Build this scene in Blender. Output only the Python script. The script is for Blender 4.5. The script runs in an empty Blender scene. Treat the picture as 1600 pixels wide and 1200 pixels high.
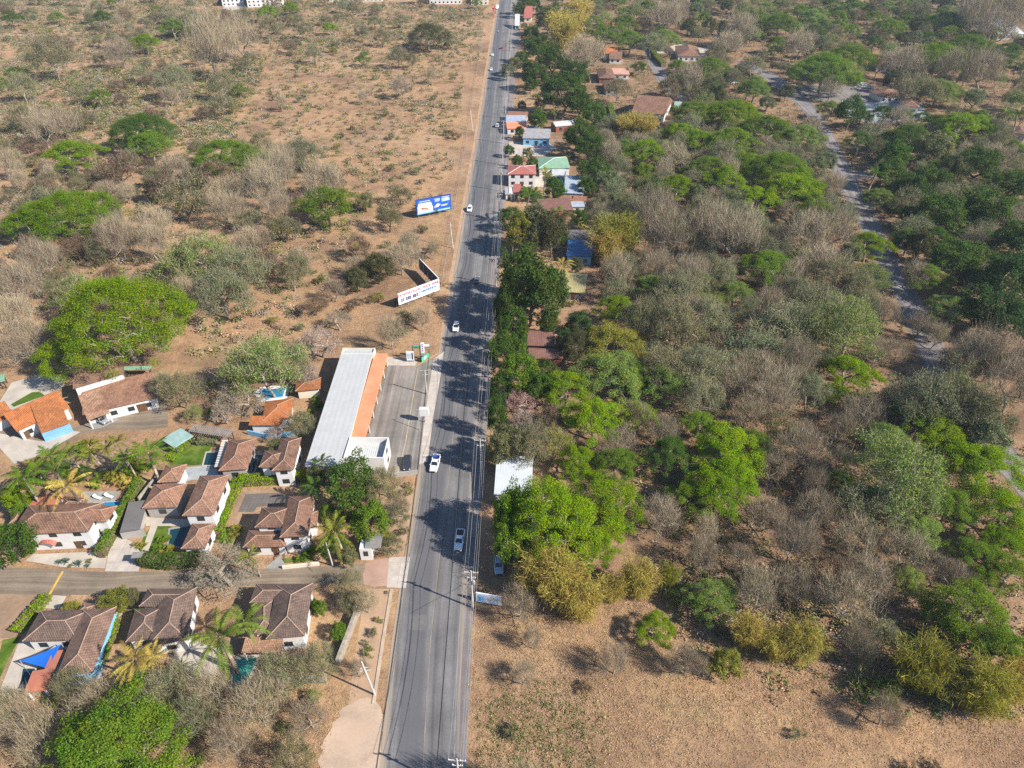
import bpy, math, random
import numpy as np
from mathutils import Vector, Matrix

R = math.radians
rnd = random.Random(11)
rng = np.random.default_rng(11)
scene = bpy.context.scene
COL = scene.collection

# ------------------------------------------------------------------ camera and the pixel -> ground helper
CAM_H, FPX, PITCH = 115.0, 1110.0, R(37.0)
SP, CP = math.sin(PITCH), math.cos(PITCH)


def g(px, py, h=0.0):
    """the point of the place at height h that the photo shows at pixel (px, py) of 1600x1200"""
    dx, dy = (px - 800) / FPX, -(py - 600) / FPX
    d = (dx, CP + dy * SP, -SP + dy * CP)
    t = (h - CAM_H) / d[2]
    return Vector((d[0] * t, d[1] * t, h))


def mpp(px, py, h=0.0):
    dy = -(py - 600) / FPX
    return (h - CAM_H) / (-SP + dy * CP) / FPX


cam = bpy.data.cameras.new('camera')
cam.sensor_width = 36.0
cam.lens = FPX / 1600 * 36.0
cam.clip_end = 6000
cam.clip_start = 1
camo = bpy.data.objects.new('camera', cam)
camo.location = (0, 0, CAM_H)
camo.rotation_euler = (R(90) - PITCH, 0, 0)
COL.objects.link(camo)
scene.camera = camo

# ------------------------------------------------------------------ light
SUN_EL, SUN_AZ = R(37), math.atan2(0.91, -0.42)
S = Vector((math.sin(SUN_AZ) * math.cos(SUN_EL), math.cos(SUN_AZ) * math.cos(SUN_EL), math.sin(SUN_EL)))
sl = bpy.data.lights.new('sun', 'SUN')
sl.energy = 4.6
sl.angle = R(0.5)
sl.color = (1.0, 0.94, 0.84)
so = bpy.data.objects.new('sun', sl)
so.rotation_euler = S.to_track_quat('Z', 'Y').to_euler()
so.location = (200, -100, 300)
COL.objects.link(so)
w = bpy.data.worlds.new('World')
scene.world = w
w.use_nodes = True
nt = w.node_tree
sky = nt.nodes.new('ShaderNodeTexSky')
sky.sky_type = 'NISHITA'
sky.sun_disc = False
sky.sun_elevation = SUN_EL
sky.sun_rotation = SUN_AZ
sky.altitude = 50
sky.ozone_density = 5.0
sky.dust_density = 0.4
bg = nt.nodes['Background']
bg.inputs['Strength'].default_value = 0.085
nt.links.new(sky.outputs[0], bg.inputs[0])
scene.view_settings.view_transform = 'Standard'
scene.view_settings.look = 'None'
scene.view_settings.exposure = 1.05
scene.view_settings.gamma = 1.0
scene.render.engine = 'CYCLES'
scene.cycles.max_bounces = 5
scene.cycles.diffuse_bounces = 2
scene.cycles.transparent_max_bounces = 4
scene.cycles.use_denoising = False


# ------------------------------------------------------------------ materials
MATS = {}


class NT:
    def __init__(s, name):
        s.m = bpy.data.materials.new(name)
        s.m.use_nodes = True
        s.t = s.m.node_tree
        s.p = s.t.nodes['Principled BSDF']

    def n(s, typ, **kw):
        x = s.t.nodes.new(typ)
        for k, v in kw.items():
            setattr(x, k, v)
        return x

    def l(s, a, b):
        s.t.links.new(a, b)

    def noise(s, vec, scale, detail=3, rough=0.55):
        x = s.n('ShaderNodeTexNoise')
        x.inputs['Scale'].default_value = scale
        x.inputs['Detail'].default_value = detail
        x.inputs['Roughness'].default_value = rough
        s.l(vec, x.inputs['Vector'])
        return x.outputs['Fac']

    def ramp(s, fac, stops):
        x = s.n('ShaderNodeValToRGB')
        e = x.color_ramp.elements
        while len(e) < len(stops):
            e.new(0.5)
        for i, (p, c) in enumerate(stops):
            e[i].position = p
            c = c if hasattr(c, '__len__') else (c, c, c)
            e[i].color = (*c, 1)
        s.l(fac, x.inputs[0])
        return x.outputs[0]

    def mix(s, a, b, fac, mode='MIX'):
        x = s.n('ShaderNodeMix', data_type='RGBA', blend_type=mode)
        for sock, v in ((x.inputs[6], a), (x.inputs[7], b), (x.inputs[0], fac)):
            if hasattr(v, 'is_linked'):
                s.l(v, sock)
            elif hasattr(v, '__len__'):
                sock.default_value = (*v, 1)
            else:
                sock.default_value = v
        return x.outputs[2]

    def bump(s, fac, strength, dist):
        x = s.n('ShaderNodeBump')
        x.inputs['Strength'].default_value = strength
        x.inputs['Distance'].default_value = dist
        s.l(fac, x.inputs['Height'])
        s.l(x.outputs[0], s.p.inputs['Normal'])

    def done(s, col, rough=0.85, spec=0.2):
        if hasattr(col, 'is_linked'):
            s.l(col, s.p.inputs['Base Color'])
        else:
            s.p.inputs['Base Color'].default_value = (*col, 1)
        s.p.inputs['Roughness'].default_value = rough
        s.p.inputs['Specular IOR Level'].default_value = spec
        return s.m

    def pos(s):
        return s.n('ShaderNodeNewGeometry').outputs['Position']

    def uv(s):
        return s.n('ShaderNodeTexCoord').outputs['UV']


def plain(name, c, rough=0.7, var=0.18, scale=0.6, spec=0.3, metal=0.0, dirt=None):
    """one colour with soft wear at two scales"""
    if name in MATS:
        return MATS[name]
    t = NT(name)
    p = t.pos()
    f1, f2 = t.noise(p, scale, 4), t.noise(p, scale * 9, 2)
    a = t.mix([x * (1 - var) for x in c], [min(1, x * (1 + var)) for x in c], t.ramp(f1, [(0.3, 0), (0.7, 1)]))
    b = t.mix(a, t.ramp(f2, [(0.3, 1 - var * .7), (0.7, 1 + 0.0)]), 1.0, 'MULTIPLY')
    if dirt:
        b = t.mix(b, dirt, t.ramp(t.noise(p, scale * .5, 5, .7), [(0.5, 0), (0.72, .75)]))
    t.p.inputs['Metallic'].default_value = metal
    MATS[name] = t.done(b, rough, spec)
    return MATS[name]


def tile_mat(name, c1, c2, dark):
    if name in MATS:
        return MATS[name]
    t = NT(name)
    uv = t.uv()
    br = t.n('ShaderNodeTexBrick')
    br.offset = 0.0
    for k, v in (('Scale', 1.0), ('Brick Width', 0.3), ('Row Height', 0.38), ('Mortar Size', 0.025), ('Bias', 0.0)):
        br.inputs[k].default_value = v
    br.inputs['Color1'].default_value = (*c1, 1)
    br.inputs['Color2'].default_value = (*c2, 1)
    br.inputs['Mortar'].default_value = (*dark, 1)
    t.l(uv, br.inputs['Vector'])
    p = t.pos()
    wv = t.n('ShaderNodeTexWave', wave_type='BANDS', bands_direction='X')
    wv.inputs['Scale'].default_value = 1.05
    wv.inputs['Distortion'].default_value = 0.6
    t.l(uv, wv.inputs['Vector'])
    c = t.mix(br.outputs['Color'], t.ramp(wv.outputs['Fac'], [(0.0, .62), (0.6, 1.0)]), 0.8, 'MULTIPLY')
    c = t.mix(c, t.ramp(t.noise(p, .35, 5, .7), [(0.3, .6), (0.62, 1.05)]), 0.9, 'MULTIPLY')
    c = t.mix(c, dark, t.ramp(t.noise(p, .8, 5, .75), [(0.5, 0), (0.68, .75)]))
    oi = t.n('ShaderNodeObjectInfo')
    c = t.mix(c, t.ramp(oi.outputs['Random'], [(0, (.78, .8, .82)), (.5, (1, 1, 1)), (1, (1.15, 1.06, 1.0))]), 1.0, 'MULTIPLY')
    c = t.mix(c, [x * 1.25 for x in c1], t.ramp(t.noise(p, 1.9, 4, .7), [(0.58, 0), (0.7, .6)]))
    t.bump(wv.outputs['Fac'], 0.6, 0.08)
    MATS[name] = t.done(c, .9, .15)
    return MATS[name]


def sheet_mat(name, c, rust=None, period=0.5, rough=.45, rustamt=.5, low=.82):
    """corrugated metal sheet"""
    if name in MATS:
        return MATS[name]
    t = NT(name)
    uv, p = t.uv(), t.pos()
    wv = t.n('ShaderNodeTexWave', wave_type='BANDS', bands_direction='X')
    wv.inputs['Scale'].default_value = .314 / period
    wv.inputs['Distortion'].default_value = 0.1
    t.l(uv, wv.inputs['Vector'])
    col = t.mix([x * low for x in c], c, t.ramp(wv.outputs['Fac'], [(0.1, 0), (0.5, 1)]))
    col = t.mix(col, t.ramp(t.noise(p, .5, 5, .7), [(0.3, .72 if low < .9 else .88), (0.65, 1.0)]), 1.0, 'MULTIPLY')
    if rust:
        col = t.mix(col, rust, t.ramp(t.noise(p, .9, 5, .75), [(0.5 - rustamt * .25, 0), (0.72 - rustamt * .2, .9)]))
    t.bump(wv.outputs['Fac'], 0.5 if low < .9 else .12, 0.05)
    MATS[name] = t.done(col, rough, .35)
    return MATS[name]


def leaf_mat(name='leaf', trans=.42):
    if name in MATS:
        return MATS[name]
    t = NT(name)
    oi = t.n('ShaderNodeObjectInfo')
    geo = t.n('ShaderNodeNewGeometry')
    tc = t.n('ShaderNodeTexCoord')
    hs = t.n('ShaderNodeHueSaturation')
    t.l(oi.outputs['Color'], hs.inputs['Color'])
    mr = t.n('ShaderNodeMapRange')
    mr.inputs['To Min'].default_value = .55
    mr.inputs['To Max'].default_value = 1.4
    t.l(geo.outputs['Random Per Island'], mr.inputs['Value'])
    t.l(mr.outputs[0], hs.inputs['Value'])
    m2 = t.n('ShaderNodeMapRange')
    m2.inputs['From Min'].default_value = .3
    m2.inputs['From Max'].default_value = .7
    m2.inputs['To Min'].default_value = .475
    m2.inputs['To Max'].default_value = .525
    t.l(t.noise(tc.outputs['Object'], .35, 2), m2.inputs['Value'])
    t.l(m2.outputs[0], hs.inputs['Hue'])
    d = t.n('ShaderNodeBsdfDiffuse')
    tr = t.n('ShaderNodeBsdfTranslucent')
    mx = t.n('ShaderNodeMixShader')
    mx.inputs[0].default_value = trans
    t.l(hs.outputs[0], d.inputs[0])
    t.l(hs.outputs[0], tr.inputs[0])
    t.l(d.outputs[0], mx.inputs[1])
    t.l(tr.outputs[0], mx.inputs[2])
    t.l(mx.outputs[0], t.t.nodes['Material Output'].inputs[0])
    MATS[name] = t.m
    return t.m


def bark_mat(name, c):
    """bark or twigs: fixed colour, every twig a little different"""
    if name in MATS:
        return MATS[name]
    t = NT(name)
    geo = t.n('ShaderNodeNewGeometry')
    oi = t.n('ShaderNodeObjectInfo')
    col = t.mix([x * .6 for x in c], [min(1, x * 1.35) for x in c], geo.outputs['Random Per Island'])
    col = t.mix(col, t.ramp(oi.outputs['Random'], [(0, (.8, .76, .74)), (1, (1.1, 1.06, .98))]), 1.0, 'MULTIPLY')
    MATS[name] = t.done(col, .95, .1)
    return MATS[name]


def tint_mat(name):
    """leaf matter whose colour is stored with each clump"""
    t = NT(name)
    a = t.n('ShaderNodeAttribute', attribute_name='tint')
    geo = t.n('ShaderNodeNewGeometry')
    c = t.mix(a.outputs['Color'], t.ramp(geo.outputs['Random Per Island'], [(0, .6), (1, 1.3)]), 1.0, 'MULTIPLY')
    return t.done(c, .95, .05)


def ground_mat():
    t = NT('dry_ground')
    p = t.pos()
    straw, pale, brown, olive, rust = (.4, .25, .14), (.47, .325, .215), (.225, .135, .085), (.19, .17, .07), (.31, .17, .1)
    litter, litter2 = (.3, .19, .115), (.17, .108, .068)
    c = t.mix(brown, straw, t.ramp(t.noise(p, .035, 6, .65), [(0.38, 0), (0.54, 1)]))
    c = t.mix(c, pale, t.ramp(t.noise(p, .011, 4, .6), [(0.5, 0), (0.7, .6)]))
    c = t.mix(c, rust, t.ramp(t.noise(p, .07, 4, .65), [(0.53, 0), (0.66, .6)]))
    c = t.mix(c, olive, t.ramp(t.noise(p, .05, 6, .7), [(0.55, 0), (0.7, .6)]))
    c = t.mix(c, (.47, .32, .17), t.ramp(t.noise(p, .16, 5, .6), [(0.52, 0), (0.68, .45)]))
    c = t.mix(c, brown, t.ramp(t.noise(p, .25, 6, .7), [(0.5, 0), (0.66, .75)]))
    # leaf litter lies under the woods right of the road, straw on the open ground
    sx = t.n('ShaderNodeSeparateXYZ')
    t.l(p, sx.inputs[0])
    wob = t.n('ShaderNodeMath', operation='MULTIPLY_ADD')
    t.l(t.noise(p, .04, 4), wob.inputs[0])
    wob.inputs[1].default_value = 40
    wob.inputs[2].default_value = -20
    def edge(sock, lo, hi):
        ad = t.n('ShaderNodeMath', operation='ADD')
        t.l(sock, ad.inputs[0])
        t.l(wob.outputs[0], ad.inputs[1])
        m_ = t.n('ShaderNodeMapRange', interpolation_type='SMOOTHSTEP')
        m_.inputs['From Min'].default_value = lo
        m_.inputs['From Max'].default_value = hi
        t.l(ad.outputs[0], m_.inputs['Value'])
        return m_.outputs[0]
    mk = t.n('ShaderNodeMath', operation='MULTIPLY')
    t.l(edge(sx.outputs[0], 8, 26), mk.inputs[0])
    t.l(edge(sx.outputs[1], 78, 98), mk.inputs[1])
    mk2 = t.n('ShaderNodeMath', operation='MULTIPLY')
    t.l(mk.outputs[0], mk2.inputs[0])
    mk2.inputs[1].default_value = .8
    c = t.mix(c, t.mix(litter2, litter, t.ramp(t.noise(p, .09, 5, .65), [(0.38, 0), (0.6, 1)])), mk2.outputs[0])
    c = t.mix(c, t.ramp(t.noise(p, 1.1, 6, .75), [(0.32, .74), (0.6, 1.08)]), 1.0, 'MULTIPLY')
    c = t.mix(c, t.ramp(t.noise(p, 4.5, 3, .7), [(0.35, .82), (0.62, 1.08)]), 1.0, 'MULTIPLY')
    t.bump(t.noise(p, 1.3, 6, .75), .9, .35)
    return t.done(c, 1.0, .03)


def asphalt_mat(name, c, streak=True, width=0, dust=(.36, .28, .2)):
    t = NT(name)
    uv, p = t.uv(), t.pos()
    sep = t.n('ShaderNodeSeparateXYZ')
    t.l(uv, sep.inputs[0])
    comb = t.n('ShaderNodeCombineXYZ')
    ml = t.n('ShaderNodeMath', operation='MULTIPLY')
    ml.inputs[1].default_value = .018
    t.l(sep.outputs[1], ml.inputs[0])
    t.l(sep.outputs[0], comb.inputs[0])
    t.l(ml.outputs[0], comb.inputs[1])
    col = t.mix([x * .78 for x in c], [min(1, x * 1.12) for x in c], t.ramp(t.noise(p, .12, 5, .65), [(0.35, 0), (0.65, 1)]))
    if streak:
        col = t.mix(col, t.ramp(t.noise(comb.outputs[0], .8, 4, .6), [(0.36, .66), (0.6, 1.08)]), 1.0, 'MULTIPLY')
    col = t.mix(col, t.ramp(t.noise(p, 2.6, 4, .7), [(0.3, .82), (0.65, 1.05)]), 1.0, 'MULTIPLY')
    if width:
        def band(lo, hi, inv=False):
            m_ = t.n('ShaderNodeMapRange', interpolation_type='SMOOTHSTEP')
            wob = t.n('ShaderNodeMath', operation='MULTIPLY_ADD')
            t.l(t.noise(comb.outputs[0], .55, 5, .65), wob.inputs[0])
            wob.inputs[1].default_value = 1.8
            t.l(sep.outputs[0], wob.inputs[2])
            t.l(wob.outputs[0], m_.inputs['Value'])
            m_.inputs['From Min'].default_value = lo + .9
            m_.inputs['From Max'].default_value = hi + .9
            m_.inputs['To Min'].default_value = 1.0 if inv else 0.0
            m_.inputs['To Max'].default_value = 0.0 if inv else 1.0
            return m_.outputs[0]
        lane = t.mix(band(width * .16, width * .3), band(width * .42, width * .54, True), 1.0, 'MULTIPLY')
        col = t.mix(col, [x * .62 for x in (c[0], c[1] * 1.02, c[2] * 1.1)], t.mix((0, 0, 0), lane, .8))
        col = t.mix(col, dust, t.mix((0, 0, 0), band(.1, 1.5, True), .75))
        col = t.mix(col, dust, t.mix((0, 0, 0), band(width - 1.6, width), .6))
    return t.done(col, .9, .2)


def slab_mat(name, c, jx=3.0, jy=3.0, joint=.6):
    t = NT(name)
    uv, p = t.uv(), t.pos()
    br = t.n('ShaderNodeTexBrick')
    br.offset = 0.0
    for k, v in (('Scale', 1.0), ('Brick Width', jx), ('Row Height', jy), ('Mortar Size', .03)):
        br.inputs[k].default_value = v
    br.inputs['Color1'].default_value = (*c, 1)
    br.inputs['Color2'].default_value = (*[x * .88 for x in c], 1)
    br.inputs['Mortar'].default_value = (*[x * joint for x in c], 1)
    t.l(uv, br.inputs['Vector'])
    col = t.mix(br.outputs['Color'], t.ramp(t.noise(p, .4, 5, .7), [(0.3, .75), (0.65, 1.08)]), 1.0, 'MULTIPLY')
    return t.done(col, .85, .2)


def water_mat(name, c):
    t = NT(name)
    p = t.pos()
    t.bump(t.noise(p, 1.5, 3), .15, .05)
    col = t.mix([x * .75 for x in c], c, t.noise(p, .5, 3))
    return t.done(col, .08, .5)


def paint_mat():
    t = NT('car_paint')
    oi = t.n('ShaderNodeObjectInfo')
    t.l(oi.outputs['Color'], t.p.inputs['Base Color'])
    t.p.inputs['Roughness'].default_value = .3
    t.p.inputs['Coat Weight'].default_value = .5
    return t.m


M = dict(
    ground=ground_mat(), road=asphalt_mat('asphalt', (.165, .158, .157), True, 13), lot=asphalt_mat('lot_asphalt', (.25, .222, .195)),
    street=asphalt_mat('street_asphalt', (.235, .185, .135)), lane=asphalt_mat('lane_asphalt', (.23, .2, .19)),
    concrete=slab_mat('concrete', (.47, .41, .355), 3.2, 3.2), kerb=plain('kerb', (.42, .33, .25), .9, .2, .5),
    dirt=plain('bare_earth', (.4, .27, .185), 1, .25, .12, .05, dirt=(.3, .18, .11)),
    paledirt=plain('pale_earth', (.44, .325, .24), 1, .2, .25, .05, dirt=(.36, .25, .17)),
    apron=plain('pink_apron', (.36, .23, .175), .95, .15, .3),
    lawn=plain('lawn', (.075, .13, .015), 1, .35, .35, .05, dirt=(.2, .19, .05)),
    paving=slab_mat('grey_paving', (.3, .29, .27), 1.2, 1.2), paver=slab_mat('block_paver', (.15, .13, .12), .8, .8),
    patio=plain('patio', (.42, .37, .31), .9, .15, .3), deck=slab_mat('deck', (.34, .36, .37), 4, 4),
    brownyard=plain('brown_yard', (.3, .2, .13), 1, .25, .15, .05),
    verge=plain('sandy_verge', (.4, .27, .175), 1, .2, .25, .05, dirt=(.26, .16, .09)),
    white=plain('white_wall', (.62, .6, .58), .85, .06, .4), cream=plain('cream_wall', (.6, .55, .45), .85, .1, .4),
    bluewall=plain('blue_wall', (.2, .42, .62), .8, .12, .4), garage=slab_mat('garage_door', (.17, .36, .6), 9, .55),
    greywall=plain('grey_wall', (.33, .31, .29), .9, .12, .4), redwall=plain('red_wall', (.25, .09, .06), .9, .25, .8),
    stone=plain('stone', (.3, .26, .21), .95, .3, 1.2), greywood=plain('grey_wood', (.2, .19, .18), .9, .2, .8),
    frame=plain('dark_frame', (.06, .055, .05), .5, .1), whiteframe=plain('white_frame', (.7, .7, .7), .5, .05),
    glass=plain('dark_glass', (.025, .03, .035), .08, .1, .5, .6), door=plain('door_wood', (.12, .06, .03), .6, .2, 2),
    metal=plain('galvanised', (.45, .45, .45), .45, .1, 1, .5, .4), darkmetal=plain('dark_metal', (.05, .05, .05), .5, .1),
    polec=plain('pole_concrete', (.46, .43, .4), .9, .12, .8), black=plain('black_rubber', (.02, .02, .02), .9, .1),
    cable=plain('cable', (.3, .3, .3), .6, .1), cableb=plain('black_cable', (.02, .02, .02), .7, .1),
    tileb=tile_mat('brown_tile', (.36, .195, .125), (.25, .14, .095), (.08, .055, .045)),
    tilep=tile_mat('pink_brown_tile', (.42, .235, .155), (.28, .16, .11), (.1, .065, .05)),
    tileo=tile_mat('orange_tile', (.56, .21, .075), (.46, .165, .06), (.16, .07, .035)),
    tileg=tile_mat('grey_brown_tile', (.275, .18, .135), (.2, .135, .105), (.07, .055, .05)),
    tilet=tile_mat('tan_tile', (.47, .3, .2), (.35, .2, .13), (.12, .075, .05)),
    terrac=plain('terracotta_slab', (.42, .15, .09), .9, .18, .4, dirt=(.25, .1, .07)),
    ridge=plain('ridge_mortar', (.34, .23, .17), .95, .2, 1.5),
    mgrey=sheet_mat('grey_sheet', (.43, .43, .42), None, 1.3, .5, .15, .95), mgreyd=sheet_mat('old_grey_sheet', (.36, .37, .39), (.25, .15, .1), .5, .6, .2),
    mblue=sheet_mat('blue_grey_sheet', (.38, .44, .52), (.3, .3, .32), .5, .5, .2), mgreen=sheet_mat('green_sheet', (.2, .38, .24), (.28, .34, .25), .5, .5, .2),
    mred=sheet_mat('red_sheet', (.42, .13, .1), (.3, .12, .09), .5, .5, .2), mmaroon=sheet_mat('maroon_sheet', (.24, .12, .1), (.14, .07, .05), .5, .7, .4),
    mrust=sheet_mat('rusty_sheet', (.38, .2, .13), (.2, .09, .05), .5, .8, .8), morange=plain('orange_panel', (.7, .235, .12), .7, .12, .3, dirt=(.62, .27, .17)),
    mwhite=sheet_mat('white_sheet', (.55, .55, .54), (.5, .48, .45), .5, .4, .1), mpale=sheet_mat('pale_sheet', (.5, .53, .56), (.42, .44, .46), .6, .5, .1, .93), myellow=sheet_mat('straw_sheet', (.42, .36, .16), (.25, .22, .12), .5, .8, .5),
    mteal=sheet_mat('teal_sheet', (.28, .42, .38), (.35, .42, .4), .45, .5, .2), mdark=plain('dark_flat_roof', (.135, .125, .12), .8, .12, .3),
    mdeepblue=sheet_mat('deep_blue_sheet', (.05, .16, .36), (.04, .1, .2), .6, .5, .2), msalmon=plain('salmon_roof', (.5, .27, .2), .9, .1, .3),
    poolb=water_mat('pool_blue', (.02, .22, .42)), poolt=water_mat('pool_teal', (.05, .27, .22)), poold=water_mat('pool_dark', (.01, .045, .06)),
    poolc=water_mat('pool_cyan', (.03, .42, .55)),
    sail=plain('blue_sail', (.01, .12, .5), .8, .08, .4), paint=paint_mat(), leaf=leaf_mat(), blossom=leaf_mat('blossom', .25),
    barkg=bark_mat('grey_bark', (.24, .21, .18)), barkb=bark_mat('brown_bark', (.16, .115, .085)), twig=bark_mat('pale_twig', (.33, .275, .195)),
    twigp=bark_mat('mauve_twig', (.25, .205, .17)), culm=bark_mat('culm', (.42, .33, .1)), palmbark=bark_mat('palm_bark', (.27, .22, .18)),
    tint=tint_mat('leaf_matter'), yellowp=plain('yellow_paint', (.55, .33, .06), .8, .2, .6), whitep=plain('white_paint', (.6, .58, .55), .8, .2, .6),
    red=plain('red_paint', (.6, .05, .05), .6, .1), green=plain('green_paint', (.05, .4, .22), .6, .1), bluep=plain('blue_paint', (.02, .1, .45), .5, .1),
    lblue=plain('light_blue', (.25, .55, .85), .5, .1), navy=plain('navy', (.01, .04, .22), .5, .1), skin=plain('skin', (.35, .18, .12), .7, .1),
    redtext=plain('red_ink', (.6, .03, .07), .7, .1), bluetext=plain('blue_ink', (.03, .16, .55), .7, .1), palew=plain('poster_white', (.72, .74, .78), .6, .05),
    lamp=plain('lamp_lens', (.7, .7, .65), .2, .05, 1, .6), taill=plain('tail_lens', (.4, .02, .02), .2, .05, 1, .6),
    magenta=plain('bract', (.5, .06, .22), .9, .2), orangeb=plain('orange_leaf', (.5, .17, .02), .9, .3),
)


# ------------------------------------------------------------------ meshes
class MB:
    def __init__(s, off=(0, 0, 0)):
        s.v, s.f, s.mi = [], [], []
        s.off = Vector(off)
        s.T = None

    def pt(s, p):
        p = Vector(p)
        return (s.T @ p if s.T else p) - s.off

    def face(s, pts, m=0):
        k = len(s.v)
        s.v += [s.pt(p) for p in pts]
        s.f.append(tuple(range(k, k + len(pts))))
        s.mi.append(m)

    def solid(s, rings, m=0, cap=True):
        """loft closed rings of equal length, shared vertices"""
        k, n = len(s.v), len(rings[0])
        for r in rings:
            s.v += [s.pt(p) for p in r]
        for i in range(len(rings) - 1):
            for j in range(n):
                a, b = k + i * n + j, k + i * n + (j + 1) % n
                s.f.append((a, b, b + n, a + n))
                s.mi.append(m)
        if cap:
            s.f.append(tuple(reversed(range(k, k + n))))
            s.f.append(tuple(range(k + (len(rings) - 1) * n, k + len(rings) * n)))
            s.mi += [m, m]

    def prism(s, poly, z0, z1, m=0):
        s.solid([[(p[0], p[1], z0) for p in poly], [(p[0], p[1], z1) for p in poly]], m)

    def box(s, x0, x1, y0, y1, z0, z1, m=0):
        s.prism([(x0, y0), (x1, y0), (x1, y1), (x0, y1)], z0, z1, m)

    def tube(s, pts, rad, n=8, m=0):
        pts = [Vector(p) for p in pts]
        rad = rad if hasattr(rad, '__len__') else [rad] * len(pts)
        rings = []
        for i, p in enumerate(pts):
            d = (pts[min(i + 1, len(pts) - 1)] - pts[max(i - 1, 0)]).normalized()
            a = d.orthogonal().normalized() if abs(d.z) < .99 else Vector((1, 0, 0))
            if abs(d.z) < .99:
                a = Vector((-d.y, d.x, 0)).normalized()
            b = d.cross(a)
            rings.append([p + (a * math.cos(t) + b * math.sin(t)) * rad[i] for t in [2 * math.pi * k / n for k in range(n)]])
        s.solid(rings, m)

    def build(s, name, mats, parent=None, smooth=False):
        me = bpy.data.meshes.new(name)
        me.from_pydata(s.v, [], s.f)
        mats = mats if isinstance(mats, (list, tuple)) else [mats]
        for m in mats:
            me.materials.append(m)
        me.polygons.foreach_set('material_index', s.mi)
        uvl = me.uv_layers.new(name='uv')
        uvs = []
        off = s.off
        for p in me.polygons:
            n = p.normal
            if abs(n.z) > .999:
                e, f = Vector((1, 0, 0)), Vector((0, 1, 0))
            else:
                e = Vector((-n.y, n.x, 0)).normalized()
                f = n.cross(e)
            for vi in p.vertices:
                c = me.vertices[vi].co + off
                uvs += [c.dot(e), c.dot(f)]
        uvl.data.foreach_set('uv', uvs)
        if smooth:
            me.polygons.foreach_set('use_smooth', [True] * len(me.polygons))
        me.update()
        o = bpy.data.objects.new(name, me)
        COL.objects.link(o)
        if parent:
            o.parent = parent
        return o


LAND = []          # landmarks for the labels of trees: (phrase, point)
KEEP = []          # polygons on the ground where no tree may stand


def tag(o, label=None, cat=None, group=None, kind=None):
    if label:
        o['label'] = label
    if cat:
        o['category'] = cat
    if group:
        o['group'] = group
    if kind:
        o['kind'] = kind
    return o


def empty(name, loc, rz=0.0):
    o = bpy.data.objects.new(name, None)
    o.location = loc
    o.rotation_euler = (0, 0, rz)
    o.empty_display_size = .5
    COL.objects.link(o)
    return o


CH = {}


def copy_tree(o, parent=None):
    c = o.copy()
    COL.objects.link(c)
    if parent:
        c.parent = parent
    for ch in o.children:
        copy_tree(ch, c)
    return c


def patch(name, px, z, mat, label=None, keep=True, rough=0.0):
    """a flat sheet of ground given by its outline in the photo; rough frays its edge"""
    pts = [g(*p) for p in px]
    if rough:
        out = []
        for a, b in zip(pts, pts[1:] + pts[:1]):
            n = max(1, int((b - a).length / 1.1))
            for i in range(n):
                q = a.lerp(b, i / n)
                out.append(q + Vector((rnd.gauss(0, rough), rnd.gauss(0, rough), 0)))
        pts = out
    mb = MB()
    mb.face([(p.x, p.y, z) for p in pts])
    o = mb.build(name, mat)
    if o.data.polygons[0].normal.z < 0:
        o.data.flip_normals()
    tag(o, label, None, None, 'structure')
    if label:
        tag(o, None, name.replace('_', ' '))
    if keep:
        KEEP.append([(p.x, p.y) for p in pts])
    return o


def inpoly(x, y, poly):
    c = False
    j = len(poly) - 1
    for i in range(len(poly)):
        xi, yi = poly[i]
        xj, yj = poly[j]
        if (yi > y) != (yj > y) and x < (xj - xi) * (y - yi) / (yj - yi) + xi:
            c = not c
        j = i
    return c


# ------------------------------------------------------------------ ground, roads
mb = MB()
mb.face([(-1500, -250, 0), (1500, -250, 0), (1500, 2000, 0), (-1500, 2000, 0)])
tag(mb.build('ground', M['ground']), kind='structure')
mb = MB()
mb.box(-1510, 1510, -260, 2010, -1, 122)
hm = bpy.data.materials.new('haze')
hm.use_nodes = True
hn = hm.node_tree
hn.nodes.remove(hn.nodes['Principled BSDF'])
pv = hn.nodes.new('ShaderNodeVolumePrincipled')
pv.inputs['Color'].default_value = (.7, .84, 1.0, 1)
pv.inputs['Density'].default_value = .00009
pv.inputs['Anisotropy'].default_value = .1
hn.links.new(pv.outputs[0], hn.nodes['Material Output'].inputs['Volume'])
tag(mb.build('haze', hm), 'thin pale haze in the air over the whole valley', 'haze', None, 'stuff')
scene.cycles.volume_bounces = 0


def strip(name, left, right, z, mat, keep=True, label=None):
    """a road between two edge lines given in the photo, cut evenly along its length"""
    L, Rr = [g(*p) for p in left], [g(*p) for p in right]
    me = bpy.data.meshes.new(name)
    v, f, uv = [], [], []
    d = 0.0
    for i, (a, b) in enumerate(zip(L, Rr)):
        if i:
            d += ((a + b) / 2 - (L[i - 1] + Rr[i - 1]) / 2).length
        v += [(a.x, a.y, z), (b.x, b.y, z)]
        uv.append((0, d, (b - a).length, d))
        if i:
            f.append((2 * i - 2, 2 * i - 1, 2 * i + 1, 2 * i))
    me.from_pydata(v, [], f)
    ul = me.uv_layers.new(name='uv')
    for p in me.polygons:
        for li, vi in zip(p.loop_indices, p.vertices):
            q = uv[vi // 2]
            ul.data[li].uv = (q[0], q[1]) if vi % 2 == 0 else (q[2], q[3])
    me.materials.append(mat)
    if me.polygons[0].normal.z < 0:
        me.flip_normals()
    o = bpy.data.objects.new(name, me)
    COL.objects.link(o)
    tag(o, label, None, None, 'structure')
    if keep:
        KEEP.append([(p.x, p.y) for p in L] + [(p.x, p.y) for p in reversed(Rr)])
    return o


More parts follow.
